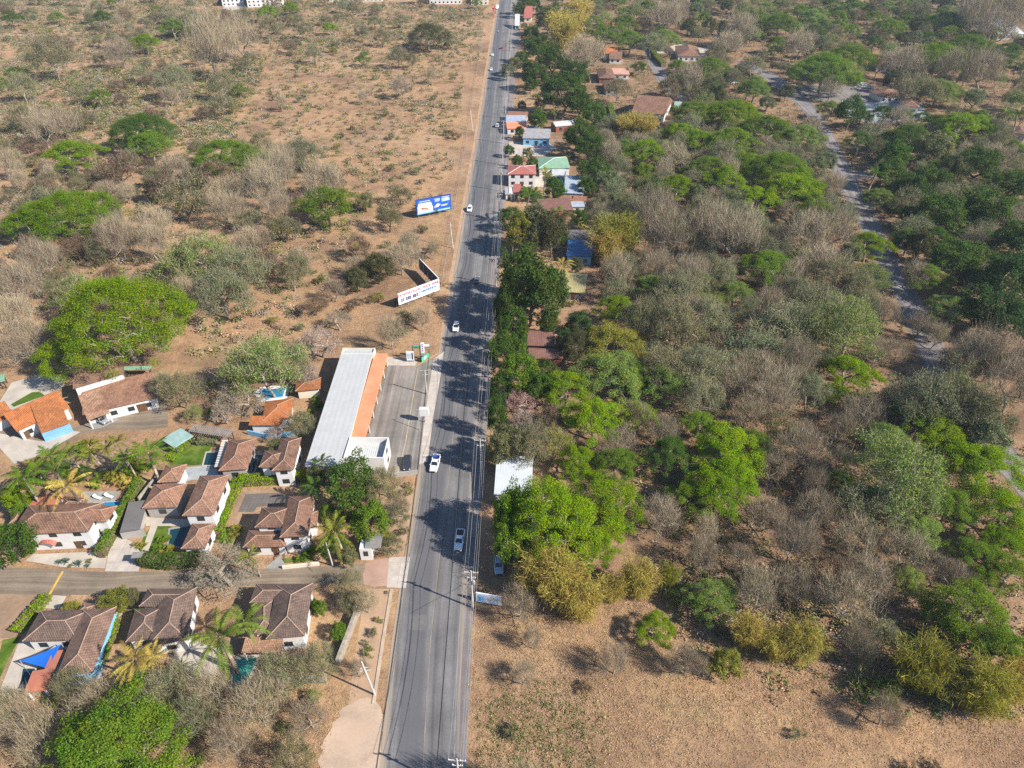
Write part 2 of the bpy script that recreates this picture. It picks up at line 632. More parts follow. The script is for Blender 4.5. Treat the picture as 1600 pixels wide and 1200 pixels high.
ROADL = [(592, 1215), (602, 1100), (612, 1000), (627, 900), (640, 830), (654, 740), (669, 640), (683, 560), (700, 480), (714, 400), (729, 310), (743, 230), (757, 140), (770, 55), (779, 0), (786, -40)]
ROADR = [(716, 1215), (719, 1100), (723, 1000), (729, 900), (734, 830), (741, 740), (748, 640), (754, 560), (760, 480), (767, 400), (774, 310), (781, 230), (788, 140), (796, 55), (801, 0), (805, -40)]
strip('road', ROADL, ROADR, .03, M['road'], label='grey two-lane main road running straight away from the camera')
strip('road_shoulder', [(x - 3, y) for x, y in ROADR], [(x + 10 * (1200 - y * .3) / 1200 + 6, y) for x, y in ROADR], .018, M['lane'], label='pale dusty paved shoulder on the pole side of main road')
vl = [(570, 1215), (584, 1100), (598, 1000), (612, 920)]
strip('sandy_verge', [(x - 40, y) for x, y in vl[1:]], vl[1:], .012, M['verge'], keep=False)
strip('sandy_verge', [(600, 760), (592, 820), (582, 860)], [(652, 760), (637, 830), (630, 872)], .012, M['verge'], keep=False)
vl2 = [(693, 548), (700, 480), (714, 400), (729, 310), (743, 230), (757, 140), (770, 55), (779, 0)]
strip('sandy_verge', [(x - 3 - (y / 130), y) for x, y in vl2], [(x - .5, y) for x, y in vl2], .012, M['verge'], keep=False)
# kerb along the near left side, a real step
mbk = MB()
for (a, b) in zip([(586, 1100), (601, 1000), (614, 921)], [(601, 1000), (614, 921)]):
    p, q = g(*a), g(*b)
    n = Vector((-(q - p).y, (q - p).x, 0)).normalized() * .55
    mbk.prism([p, q, q + n, p + n], 0, .14)
tag(mbk.build('kerb', M['kerb']), 'pale sandy kerb along near left edge of main road', 'kerb', kind='structure')
# edge and centre lines, worn
def line(name, pts, w, mat, z=.036, dash=None):
    mb = MB()
    P = [g(*p) for p in pts]
    for a, b in zip(P, P[1:]):
        d = b - a
        L = d.length
        d.normalize()
        n = Vector((-d.y, d.x, 0)) * w / 2
        s = 0.0
        while s < L:
            e = min(L, s + (dash or 1e9))
            A, B = a + d * s, a + d * e
            mb.face([(A - n) + Vector((0, 0, z)), (B - n) + Vector((0, 0, z)), (B + n) + Vector((0, 0, z)), (A + n) + Vector((0, 0, z))])
            s = e + (dash * 1.6 if dash else 1)
    o = mb.build(name, mat)
    for p in o.data.polygons:
        if p.normal.z < 0:
            p.flip()
    return tag(o, kind='structure')
wornw = plain('worn_white', (.26, .24, .225), .9, .25, .3)
worny = plain('worn_yellow', (.24, .2, .15), .9, .25, .3)
line('road_marking', [((l[0] * .45 + r[0] * .55), l[1]) for l, r in zip(ROADL, ROADR)][:-1], .16, worny)
line('road_marking', [(l[0] * .93 + r[0] * .07, l[1]) for l, r in zip(ROADL, ROADR)][:-1], .14, wornw)
line('road_marking', [(l[0] * .06 + r[0] * .94, l[1]) for l, r in zip(ROADL, ROADR)][:-1], .14, wornw)
patch('dirt_lay_by', [(496, 1215), (508, 1150), (530, 1108), (570, 1090), (590, 1094), (600, 1105), (592, 1215)], .02, M['paledirt'], 'pale bare earth lay-by at near left side of main road', True, .35)
# the shop's car park and its concrete strip
patch('parking_lot', [(604, 571), (648, 573), (680, 560), (668, 640), (655, 738), (604, 741), (607, 684), (574, 684)], .05, M['lot'], 'grey asphalt car park in front of the orange and grey shop building')
patch('pavement', [(677, 562), (694, 549), (688, 590), (676, 660), (668, 722), (655, 726), (664, 650)], .07, M['concrete'], 'pale concrete strip between car park and main road')
patch('pavement', [(605, 557), (640, 561), (652, 566), (648, 572), (604, 571)], .045, M['concrete'], 'concrete walk at far end of the shop car park')
line('parking_line', [(653, 575), (634, 690), (622, 738)], .18, plain('faded_yellow', (.42, .34, .2), .9, .2, .5), .058)
line('parking_line', [(649, 573), (691, 549)], .3, MATS['faded_yellow'], .09)
# the side street of the gated estate
strip('street', [(-30, 927), (75, 930), (170, 929), (320, 920), (430, 913), (520, 912), (572, 914)], [(-30, 884), (97, 890), (165, 894), (320, 893), (430, 888), (520, 884), (576, 880)], .025, M['street'], label='brown grey side street passing between the tiled villas')
patch('street_apron', [(570, 880), (610, 872), (604, 918), (566, 914)], .035, M['apron'], 'pinkish apron where the side street meets main road', True, .2)
patch('street_apron', [(608, 871), (641, 870), (634, 919), (604, 918)], .045, M['concrete'], 'grey concrete slab crossing at mouth of the side street')
strip('street', [(-20, 668), (60, 708), (88, 699), (130, 677), (175, 672), (225, 672), (262, 668)], [(-20, 640), (60, 672), (84, 682), (125, 663), (170, 652), (215, 640), (262, 622)], .022, M['street'], label='brown grey cul-de-sac beside the orange tiled villa')
patch('speed_bump', [(96.5, 893), (100, 893), (79.5, 929), (75.5, 929)], .06, M['yellowp'], 'yellow painted speed bump across the side street', False)
for k, (q, m_) in enumerate([([(690, 700), (716, 702), (713, 716), (688, 714)], (.13, .125, .125)), ([(640, 960), (668, 961), (666, 985), (637, 984)], (.14, .135, .13)), ([(728, 380), (748, 380), (746, 396), (727, 396)], (.15, .145, .14)), ([(690, 560), (706, 561), (704, 590), (687, 589)], (.135, .13, .13))]):
    patch('road_patch', q, .034, plain('road_patch_%d' % k, m_, .95, .12, .7), None, False)
# right hand lane through the wood
strip('lane', [(1006, 72), (1012, 100), (1030, 130), (1052, 158)], [(1022, 76), (1036, 105), (1052, 130), (1078, 162)], .02, M['lane'], label='short pale lane between the far hedges and villas')
strip('lane', [(1148, 98), (1190, 120), (1230, 150), (1268, 188), (1276, 215), (1296, 262), (1325, 318), (1362, 390), (1395, 455), (1420, 515), (1450, 590), (1500, 660), (1560, 735), (1640, 830)],
      [(1170, 96), (1215, 118), (1262, 150), (1288, 186), (1304, 212), (1328, 262), (1362, 318), (1392, 390), (1432, 455), (1464, 515), (1500, 590), (1552, 660), (1612, 735), (1700, 830)], .02, M['lane'], label='pale grey lane winding through wood on the right')
strip('lane', [(1322, 270), (1335, 280)], [(1370, 266), (1385, 276)], .016, M['lane'])

# ------------------------------------------------------------------ buildings
def rect(px, h):
    """the rectangle at height h whose corners (top left, top right, bottom right, bottom left) the photo shows at px"""
    P = [g(px[i], px[i + 1], h) for i in (0, 2, 4, 6)]
    uu = (P[1] - P[0]) + (P[2] - P[3])
    vv = (P[0] - P[3]) + (P[1] - P[2])
    if uu.length >= vv.length:
        u = uu.normalized()
        v = Vector((-u.y, u.x, 0))
    else:
        v = vv.normalized()
        u = Vector((v.y, -v.x, 0))
    c = sum(P, Vector()) / 4
    return Vector((c.x, c.y, 0)), u, v, abs(uu.dot(u)) / 4, abs(vv.dot(v)) / 4


def roof_mesh(mb, c, u, v, a, b, h, style, pitch, th=.2):
    def P(s, t, z):
        return c + u * s + v * t + Vector((0, 0, z))
    tp = math.tan(R(pitch))
    lo = [P(-a, -b, h - th), P(a, -b, h - th), P(a, b, h - th), P(-a, b, h - th)]
    hi = [P(-a, -b, h), P(a, -b, h), P(a, b, h), P(-a, b, h)]
    mb.face(lo[::-1])
    for i in range(4):
        j = (i + 1) % 4
        mb.face([lo[i], lo[j], hi[j], hi[i]])
    caps = []
    if style == 'hip':
        if a >= b:
            z = h + b * tp
            r = [P(-(a - b), 0, z), P(a - b, 0, z)]
            if a - b < .05:
                r[1] = r[0]
            mb.face([hi[0], hi[1], r[1], r[0]] if a - b > .05 else [hi[0], hi[1], r[0]])
            mb.face([hi[1], hi[2], r[1]])
            mb.face([hi[2], hi[3], r[0], r[1]] if a - b > .05 else [hi[2], hi[3], r[0]])
            mb.face([hi[3], hi[0], r[0]])
            caps = [(r[0], r[1]), (hi[0], r[0]), (hi[3], r[0]), (hi[1], r[1]), (hi[2], r[1])]
        else:
            z = h + a * tp
            r = [P(0, -(b - a), z), P(0, b - a, z)]
            mb.face([hi[0], hi[1], r[0]])
            mb.face([hi[1], hi[2], r[1], r[0]])
            mb.face([hi[2], hi[3], r[1]])
            mb.face([hi[3], hi[0], r[0], r[1]])
            caps = [(r[0], r[1]), (hi[0], r[0]), (hi[1], r[0]), (hi[2], r[1]), (hi[3], r[1])]
    elif style == 'gu':
        z = h + b * tp
        r = [P(-a, 0, z), P(a, 0, z)]
        mb.face([hi[0], hi[1], r[1], r[0]])
        mb.face([hi[2], hi[3], r[0], r[1]])
        mb.face([hi[1], hi[2], r[1]])
        mb.face([hi[3], hi[0], r[0]])
        caps = [(r[0], r[1])]
    elif style == 'gv':
        z = h + a * tp
        r = [P(0, -b, z), P(0, b, z)]
        mb.face([hi[1], hi[2], r[1], r[0]])
        mb.face([hi[3], hi[0], r[0], r[1]])
        mb.face([hi[0], hi[1], r[0]])
        mb.face([hi[2], hi[3], r[1]])
        caps = [(r[0], r[1])]
    elif style in ('sh', 'shr', 'shl'):
        # single slope, high at the back (or right / left)
        up = {'sh': [0, 0, 1, 1], 'shr': [0, 1, 1, 0], 'shl': [1, 0, 0, 1]}[style]
        rise = (2 * b if style == 'sh' else 2 * a) * tp
        tz = [hi[i] + Vector((0, 0, rise * up[i])) for i in range(4)]
        mb.face(tz)
        for i in range(4):
            j = (i + 1) % 4
            q = [hi[i], hi[j]] + ([tz[j]] if up[j] else []) + ([tz[i]] if up[i] else [])
            if len(q) > 2:
                mb.face(q)
    else:
        mb.face(hi)
    return caps


def window(parent, off, c, n, w, h, frame='frame', name='window'):
    """a framed window standing proud of a wall; c its centre on the wall, n the wall's outward direction"""
    t = Vector((-n.y, n.x, 0))
    z = Vector((0, 0, 1))
    mb = MB(off)
    f = .09
    for (s0, s1, z0, z1) in ((-w / 2, w / 2, h / 2 - f, h / 2), (-w / 2, w / 2, -h / 2, -h / 2 + f), (-w / 2, -w / 2 + f, -h / 2 + f, h / 2 - f), (w / 2 - f, w / 2, -h / 2 + f, h / 2 - f), (-f / 2, f / 2, -h / 2 + f, h / 2 - f)):
        q = [c + t * s0, c + t * s1, c + t * s1 + n * .07, c + t * s0 + n * .07]
        mb.solid([[p + z * z0 for p in q], [p + z * z1 for p in q]])
    o = mb.build(name, M[frame], parent)
    mb = MB(off)
    q = [c + t * (-w / 2 + f), c + t * (w / 2 - f), c + t * (w / 2 - f) + n * .03, c + t * (-w / 2 + f) + n * .03]
    mb.solid([[p + z * (-h / 2 + f) for p in q], [p + z * (h / 2 - f) for p in q]])
    mb.build('pane', M['glass'], o)
    return o


def house(name, label, cat, wings, land=None, group=None, ov=.55):
    """wings: (px corners, eave height, style, roof material, wall material, options)"""
    rs = [rect(wg[0], wg[1]) for wg in wings]
    base = sum((r[0] for r in rs), Vector()) / len(rs)
    root = empty(name, base)
    tag(root, label, cat, group)
    for k, (wg, (c, u, v, a, b)) in enumerate(zip(wings, rs)):
        px, h, style, rm, wm, op = (list(wg) + [{}])[:6]
        pitch = op.get('p', 22 if style in ('hip', 'gu', 'gv') else 4)
        KEEP.append([tuple((c + u * s * (a + .5) + v * t * (b + .5))[:2]) for s, t in ((-1, -1), (1, -1), (1, 1), (-1, 1))])
        if c.y > 240:
            KEEP.append([(c.x - a - 1, c.y - b - 15), (c.x + a + 1, c.y - b - 15), (c.x + a + 1, c.y), (c.x - a - 1, c.y)])
        mb = MB(base)
        if style == 'par':
            # flat roof inside parapet walls
            d = op.get('drop', .9)
            ro, ri = [(-a, -b), (a, -b), (a, b), (-a, b)], [(-a + .25, -b + .25), (a - .25, -b + .25), (a - .25, b - .25), (-a + .25, b - .25)]
            W3 = lambda q, z: c + u * q[0] + v * q[1] + Vector((0, 0, z))
            mb.face([W3(q, h - d) for q in ri])
            o = mb.build('roof', M[rm], root)
            mb = MB(base)
            for i in range(4):
                j = (i + 1) % 4
                mb.face([W3(ro[i], -.1), W3(ro[j], -.1), W3(ro[j], h), W3(ro[i], h)])
                mb.face([W3(ro[i], h), W3(ro[j], h), W3(ri[j], h), W3(ri[i], h)])
                mb.face([W3(ri[j], h - d - .05), W3(ri[i], h - d - .05), W3(ri[i], h), W3(ri[j], h)])
            mb.build('wall', M[wm], root)
        else:
            caps = roof_mesh(mb, c, u, v, a, b, h, style, pitch, op.get('th', .2))
            o = mb.build('roof', M[rm], root)
            if caps and op.get('caps', True):
                mc = MB(base)
                for p, q in caps:
                    if (p - q).length > .3:
                        mc.tube([p + Vector((0, 0, .02)), q + Vector((0, 0, .02))], .1, 5)
                mc.build('ridge_cap', M[op.get('cap', 'ridge')], o)
            oo = op.get('ov', ov)
            a2, b2 = max(a - oo, .3), max(b - oo, .3)
            if op.get('open'):
                for s, t in ((-1, -1), (1, -1), (1, 1), (-1, 1)):
                    mp = MB(base)
                    p = c + u * s * (a - .3) + v * t * (b - .3)
                    mp.box(p.x - .12, p.x + .12, p.y - .12, p.y + .12, 0, h - .2)
                    mp.build('post', M[wm], root)
            else:
                mw = MB(base)
                mw.prism([c + u * s * a2 + v * t * b2 for s, t in ((-1, -1), (1, -1), (1, 1), (-1, 1))], -.1, h - op.get('th', .2) + .02)
                if style in ('sh', 'shr', 'shl') and pitch > 1:
                    pass
                mw.build('wall', M[wm], root)
        a2, b2 = (a, b) if style == 'par' else (max(a - op.get('ov', ov), .3), max(b - op.get('ov', ov), .3))
        for side in op.get('w', ''):
            n, L, q = {'S': (-v, a2, c - v * b2), 'N': (v, a2, c + v * b2), 'E': (u, b2, c + u * a2), 'W': (-u, b2, c - u * a2)}[side]
            t = Vector((-n.y, n.x, 0))
            nw = max(1, int(2 * L / 3.6))
            for row in range(2 if h > 4.8 else 1):
                z = (1.55 if row == 0 else 4.4) if h > 4.8 else min(1.6, h - 1.2)
                for i in range(nw):
                    s = (i + .5) / nw * 2 * L - L
                    window(root, base, q + t * s + Vector((0, 0, z)), n, 1.5, 1.3)
        if op.get('d'):
            side = op['d']
            n, L, q = {'S': (-v, a2, c - v * b2), 'E': (u, b2, c + u * a2)}[side]
            t = Vector((-n.y, n.x, 0))
            s = op.get('ds', 0) * L
            wd, hd = op.get('dw', 1.1), op.get('dh', 2.15)
            mb = MB(base)
            k4 = [q + t * (s - wd / 2), q + t * (s + wd / 2), q + t * (s + wd / 2) + n * .06, q + t * (s - wd / 2) + n * .06]
            mb.solid([[p for p in k4], [p + Vector((0, 0, hd)) for p in k4]])
            dname = 'garage_door' if wd > 2.5 else 'door'
            do = mb.build(dname, M[op.get('dm', 'door')], root)
            mb = MB(base)
            hp = q + t * (s + wd * .4) + n * .1 + Vector((0, 0, 1.0))
            mb.box(hp.x - .05, hp.x + .05, hp.y - .05, hp.y + .05, hp.z - .08, hp.z + .08)
            mb.build('handle', M['metal'], do)
    LAND.append((land or 'the ' + label, base.copy()))
    return root


hv = 'villas of the gated estate'
HA = house('tiled_villa', 'orange tiled villa with pale blue garage door and pale driveway', 'house', [
    ((9, 654, 92, 617, 108, 637, 25, 674), 3.5, 'sh', 'tileo', 'white', {'p': 11, 'w': 'SE', 'd': 'S', 'ds': -.8}),
    ((52, 645, 94, 625, 106, 658, 66, 679), 3.2, 'sh', 'tileo', 'white', {'p': 9, 'd': 'S', 'dw': 6.2, 'dh': 2.7, 'dm': 'garage', 'w': 'E'}),
    ((-22, 646, 9, 630, 22, 648, -10, 662), 3.0, 'sh', 'tileo', 'white', {'p': 10})], 'the orange tiled villa', hv)
HB = house('tiled_villa', 'long brown tiled villa with white wall band across roof and tiled carport', 'house', [
    ((112, 592, 192, 574, 196, 588, 116, 607), 5.0, 'sh', 'tilep', 'white', {'p': 3}),
    ((120, 612, 238, 589, 250, 618, 140, 647), 3.6, 'sh', 'tilep', 'white', {'p': 7, 'w': 'S', 'd': 'S', 'ds': .55, 'dw': 2.2, 'dh': 2.4}),
    ((126, 626, 159, 615, 171, 642, 137, 659), 3.2, 'sh', 'tilet', 'white', {'p': 10, 'open': 1})], 'the long brown tiled villa with carport', hv)
b_ = HB.location
mbx = MB(b_)
p, q = g(119, 610, 5.6), g(193, 588, 5.6)
n = Vector((-(q - p).y, (q - p).x, 0)).normalized() * .5
mbx.prism([p, q, q + n * 1.6, p + n * 1.6], 3.6, 5.6)
mbx.build('parapet', M['white'], HB)
HC = house('white_villa', 'white two-storey villa with brown hipped tile roof beside palm garden', 'house', [
    ((34, 790, 150, 786, 152, 829, 26, 835), 5.6, 'hip', 'tileb', 'white', {'w': 'SE', 'd': 'S', 'ds': .55, 'dw': 1.4}),
    ((92, 786, 182, 790, 168, 815, 118, 812), 5.3, 'hip', 'tileb', 'white', {'w': 'E'}),
    ((92, 780, 136, 778, 130, 795, 100, 796), 5.0, 'hip', 'tileb', 'white', {}),
    ((60, 770, 96, 774, 85, 796, 40, 797), 3.6, 'flat', 'terrac', 'white', {'th': .3}),
    ((26, 797, 42, 797, 30, 818, 12, 820), 3.4, 'hip', 'tileb', 'white', {})], 'the white two-storey villa', hv)
mbx = MB(HC.location)
pc = g(71, 851, 2.6)
for k in range(8):
    a0, a1 = math.pi * k / 8, math.pi * (k + 1) / 8
    mbx.face([(pc.x - 1.7 * math.cos(a0), pc.y, 2.0 + .9 * math.sin(a0)), (pc.x - 1.7 * math.cos(a1), pc.y, 2.0 + .9 * math.sin(a1)), (pc.x - 1.7 * math.cos(a1), pc.y + 1.4, 2.3 + .9 * math.sin(a1)), (pc.x - 1.7 * math.cos(a0), pc.y + 1.4, 2.3 + .9 * math.sin(a0))])
mbx.build('canopy', M['mred'], HC)
HD = house('tiled_villa', 'villa of four hipped tile pavilions with flat grey carport roof and dark pond', 'house', [
    ((240, 757, 293, 755, 276, 792, 222, 794), 3.4, 'hip', 'tilep', 'greywall', {'w': 'S'}),
    ((311, 744, 360, 741, 333, 805, 286, 805), 6.0, 'hip', 'tilep', 'white', {'w': 'SE'}),
    ((300, 818, 337, 818, 320, 857, 283, 857), 3.4, 'hip', 'tilep', 'white', {'w': 'SE'}),
    ((259, 727, 292, 725, 281, 752, 245, 754), 3.4, 'hip', 'tilep', 'white', {'w': 'S'}),
    ((203, 783, 228, 783, 219, 827, 186, 829), 3.0, 'flat', 'mdark', 'greywall', {'th': .35, 'd': 'S', 'dw': 4.6, 'dh': 2.4, 'dm': 'greywall'})], 'the villa of four pavilions', hv)
HE = house('tiled_villa', 'two brown hipped pavilions on grey deck beside dark pools', 'house', [
    ((357, 687, 400, 686, 386, 733, 342, 735), 3.6, 'hip', 'tileb', 'greywall', {'w': 'SE'}),
    ((440, 683, 470, 686, 459, 734, 424, 736), 5.4, 'hip', 'tileb', 'white', {'w': 'SE'}),
    ((412, 704, 450, 704, 446, 729, 406, 730), 5.2, 'hip', 'tileb', 'white', {'w': 'S'})], 'the brown hipped pavilions on the grey deck', hv)
HF = house('tiled_villa', 'small orange hipped villa behind blossoming tree and blue pool', 'house', [
    ((414, 625, 458, 624, 455, 650, 410, 660), 3.4, 'hip', 'tileo', 'white', {'p': 16, 'w': 'S'}),
    ((392, 652, 440, 652, 440, 664, 390, 664), 3.1, 'sh', 'tileo', 'white', {'p': 10}),
    ((462, 594, 500, 590, 502, 607, 462, 611), 3.0, 'hip', 'tileo', 'cream', {'p': 16})], 'the small orange hipped villa', hv)
HG = house('tiled_villa', 'brown cross-hipped villa with white front inside L-shaped hedge', 'house', [
    ((452, 775, 493, 774, 481, 838, 437, 839), 5.3, 'hip', 'tileb', 'white', {'w': 'SE'}),
    ((407, 793, 456, 792, 446, 824, 400, 824), 5.0, 'hip', 'tileb', 'white', {'w': 'S'}),
    ((392, 828, 450, 828, 449, 853, 376, 856), 3.1, 'hip', 'tileb', 'white', {'w': 'S', 'd': 'S', 'ds': .5}),
    ((476, 800, 498, 797, 495, 822, 472, 826), 3.2, 'hip', 'tileb', 'white', {'w': 'E'})], 'the brown cross-hipped villa', hv)
HH = house('tiled_villa', 'grey brown villa with red slab terrace and bright blue side wall', 'house', [
    ((63, 955, 148, 951, 118, 1001, 35, 1001), 3.6, 'hip', 'tileg', 'white', {'w': 'S'}),
    ((130, 950, 182, 951, 142, 1054, 90, 1052), 3.9, 'hip', 'tileg', 'bluewall', {'w': 'S'}),
    ((52, 1046, 82, 1046, 70, 1080, 38, 1080), 2.9, 'flat', 'terrac', 'white', {'th': .3, 'open': 1}),
    ((82, 1016, 99, 1016, 84, 1046, 70, 1046), 2.85, 'flat', 'terrac', 'white', {'th': .3}),
    ((128, 940, 152, 945, 142, 962, 120, 960), 3.0, 'hip', 'tileg', 'white', {})], 'the grey brown villa with blue wall', hv)
HI = house('tiled_villa', 'grey brown villa with broad right roof slope behind yellow palms', 'house', [
    ((252, 921, 308, 922, 290, 1008, 234, 1000), 3.8, 'hip', 'tileg', 'white', {'w': 'SE'}),
    ((209, 949, 262, 949, 244, 1000, 200, 999), 3.4, 'hip', 'tileg', 'white', {'w': 'S'}),
    ((236, 919, 300, 920, 300, 947, 212, 948), 3.6, 'hip', 'tileg', 'white', {})], 'the grey brown villa behind yellow palms', hv)
HJ = house('tiled_villa', 'brown villa beside teal pool and stone road wall', 'house', [
    ((432, 913, 490, 913, 474, 1000, 418, 992), 4.4, 'hip', 'tileg', 'white', {'w': 'SE'}),
    ((388, 938, 440, 938, 424, 990, 403, 988), 3.8, 'hip', 'tileg', 'white', {}),
    ((400, 912, 470, 912, 470, 942, 390, 942), 4.0, 'hip', 'tileg', 'white', {}),
    ((382, 995, 440, 999, 440, 1019, 380, 1021), 2.9, 'sh', 'tilet', 'white', {'p': 10, 'open': 1})], 'the brown villa with teal pool', hv)

# the shop by the main road
HK = house('shop_building', 'long grey metal-roofed shop building with orange front awning', 'shop', [
    ((532, 552, 585, 552, 534, 722, 477, 734), 5.0, 'sh', 'mgrey', 'cream', {'p': .6, 'ov': .3, 'd': 'S'}),
    ((537, 543.5, 586, 543.5, 584, 553, 532, 553), 5.5, 'par', 'mgrey', 'cream', {'drop': .5}),
    ((587, 554, 604, 556, 572, 683, 547, 683), 3.6, 'sh', 'morange', 'cream', {'p': 1, 'open': 1, 'th': .35}),
    ((545, 683, 607, 683, 600, 716, 538, 714), 5.4, 'par', 'mwhite', 'white', {'drop': 1.6, 'w': 'E'})], 'the orange and grey shop')
c0, u0, v0, a0, b0 = rect((587, 554, 604, 556, 572, 683, 547, 683), 3.6)
for k in range(1, 6):
    mbx = MB(HK.location)
    p = c0 + u0 * (a0 - .35) + v0 * b0 * (-1 + k / 3)
    mbx.tube([p, p + Vector((0, 0, 3.3))], .13, 8)
    mbx.build('column', M['white'], HK)
for k in range(6):
    window(HK, HK.location, c0 - u0 * (a0 - .52) + v0 * b0 * (-.84 + k * .336) + Vector((0, 0, 1.4)), u0, 3.2, 2.2, 'whiteframe', 'shop_window')

# roadside dwellings on the right of the main road
rg = 'roadside dwellings in the green strip'
for i, (px, h, st, rm, wm, lab) in enumerate([
    ((793, 175, 825, 177, 824, 183, 792, 183), 3, 'sh', 'mrust', 'cream', 'rusty and white sheet-roofed shack, farthest of the roadside row with painted roofs'),
    ((791, 183, 823, 182, 822, 192, 790, 191), 3.2, 'sh', 'mblue', 'white', 'pale blue sheet roof between the rusty shack and orange roof'),
    ((791, 193, 823, 193, 823, 200, 792, 201), 3.1, 'sh', 'morange', 'white', 'bright orange roof beside the road next to pale blue roof'),
    ((824, 197, 840, 197, 839, 203, 823, 203), 2.8, 'sh', 'mgreyd', 'white', 'tiny grey lean-to touching the orange roof'),
    ((819, 204, 860, 204, 860, 217, 816, 215), 3.6, 'sh', 'mgreyd', 'bluewall', 'long grey sheet-roofed house with shaded blue front'),
    ((864, 191, 894, 186, 896, 196, 864, 197), 3.2, 'gu', 'mwhite', 'redwall', 'white gabled house half hidden behind mango tree'),
    ((838, 245, 886, 245, 891, 263, 842, 262), 4.0, 'hip', 'mgreen', 'white', 'house under big green hipped sheet roof'),
    ((792, 258, 840, 258, 835, 272, 795, 272), 5.6, 'hip', 'mred', 'white', 'white two-storey house with red hipped roof by the road'),
    ((883, 279, 915, 280, 912, 302, 880, 302), 3.4, 'sh', 'mblue', 'white', 'large blue grey flat sheet roof below the green roof'),
    ((862, 264, 883, 264, 883, 275, 862, 275), 2.9, 'sh', 'mwhite', 'bluewall', 'small white lean-to against green-roofed house'),
    ((789, 294, 802, 293, 802, 303, 789, 303), 2.8, 'gv', 'mwhite', 'white', 'small white canopy house beside road pole'),
    ((802, 290, 814, 290, 813, 302, 801, 302), 2.9, 'sh', 'mred', 'cream', 'small red roof behind white canopy house'),
    ((841, 314, 893, 312, 892, 328, 841, 330), 3.2, 'sh', 'mmaroon', 'redwall', 'long maroon sheet roof among the palms'),
    ((873, 307, 894, 307, 893, 313, 872, 313), 3.3, 'sh', 'mrust', 'redwall', 'rusty patched roof joined to long maroon roof'),
    ((895, 306, 917, 309, 915, 316, 895, 315), 3.2, 'sh', 'mrust', 'cream', 'small rusty orange roof beside pale shack'),
    ((891, 316, 914, 316, 912, 323, 891, 323), 3.0, 'sh', 'mblue', 'cream', 'pale shack right of the maroon roof'),
    ((886, 361, 929, 362, 928, 375, 886, 375), 3.2, 'sh', 'mdark', 'redwall', 'dark roofed red brick dwelling in shade of tall bamboo'),
    ((886, 379, 928, 379, 924, 401, 886, 400), 3.4, 'sh', 'mdeepblue', 'bluewall', 'deep blue sheet roof in shade of tall bamboo'),
    ((883, 432, 918, 430, 915, 453, 877, 460), 3.0, 'sh', 'myellow', 'greywood', 'straw coloured corrugated roof below deep blue roof'),
    ((825, 518, 866, 521, 866, 540, 823, 540), 3.2, 'sh', 'mmaroon', 'redwall', 'maroon rusty roofed shack in tree shade, upper of two'),
    ((825, 546, 880, 546, 879, 560, 826, 560), 2.9, 'sh', 'mmaroon', 'redwall', 'lower maroon shack with blue patch joined to another shack'),
    ((776, 717, 833, 718, 831, 773, 772, 774), 4.2, 'sh', 'mpale', 'white', 'pale sheet-roofed building half under huge green tree by the road'),
]):
    house('roadside_dwelling', lab, 'house', [(px, h, st, rm, wm, {'p': 15 if st != 'sh' else 5, 'ov': .35, 'd': 'S', 'w': 'S' if h > 3 else '', 'cap': 'white' if rm in ('mred', 'mgreen') else 'metal'})], 'the ' + lab if i in (2, 6, 7, 12, 17, 18, 21) else None, rg)
fg = 'far villas among the trees'
LAND[-1] = ('the white roof half under the huge tree', LAND[-1][1])
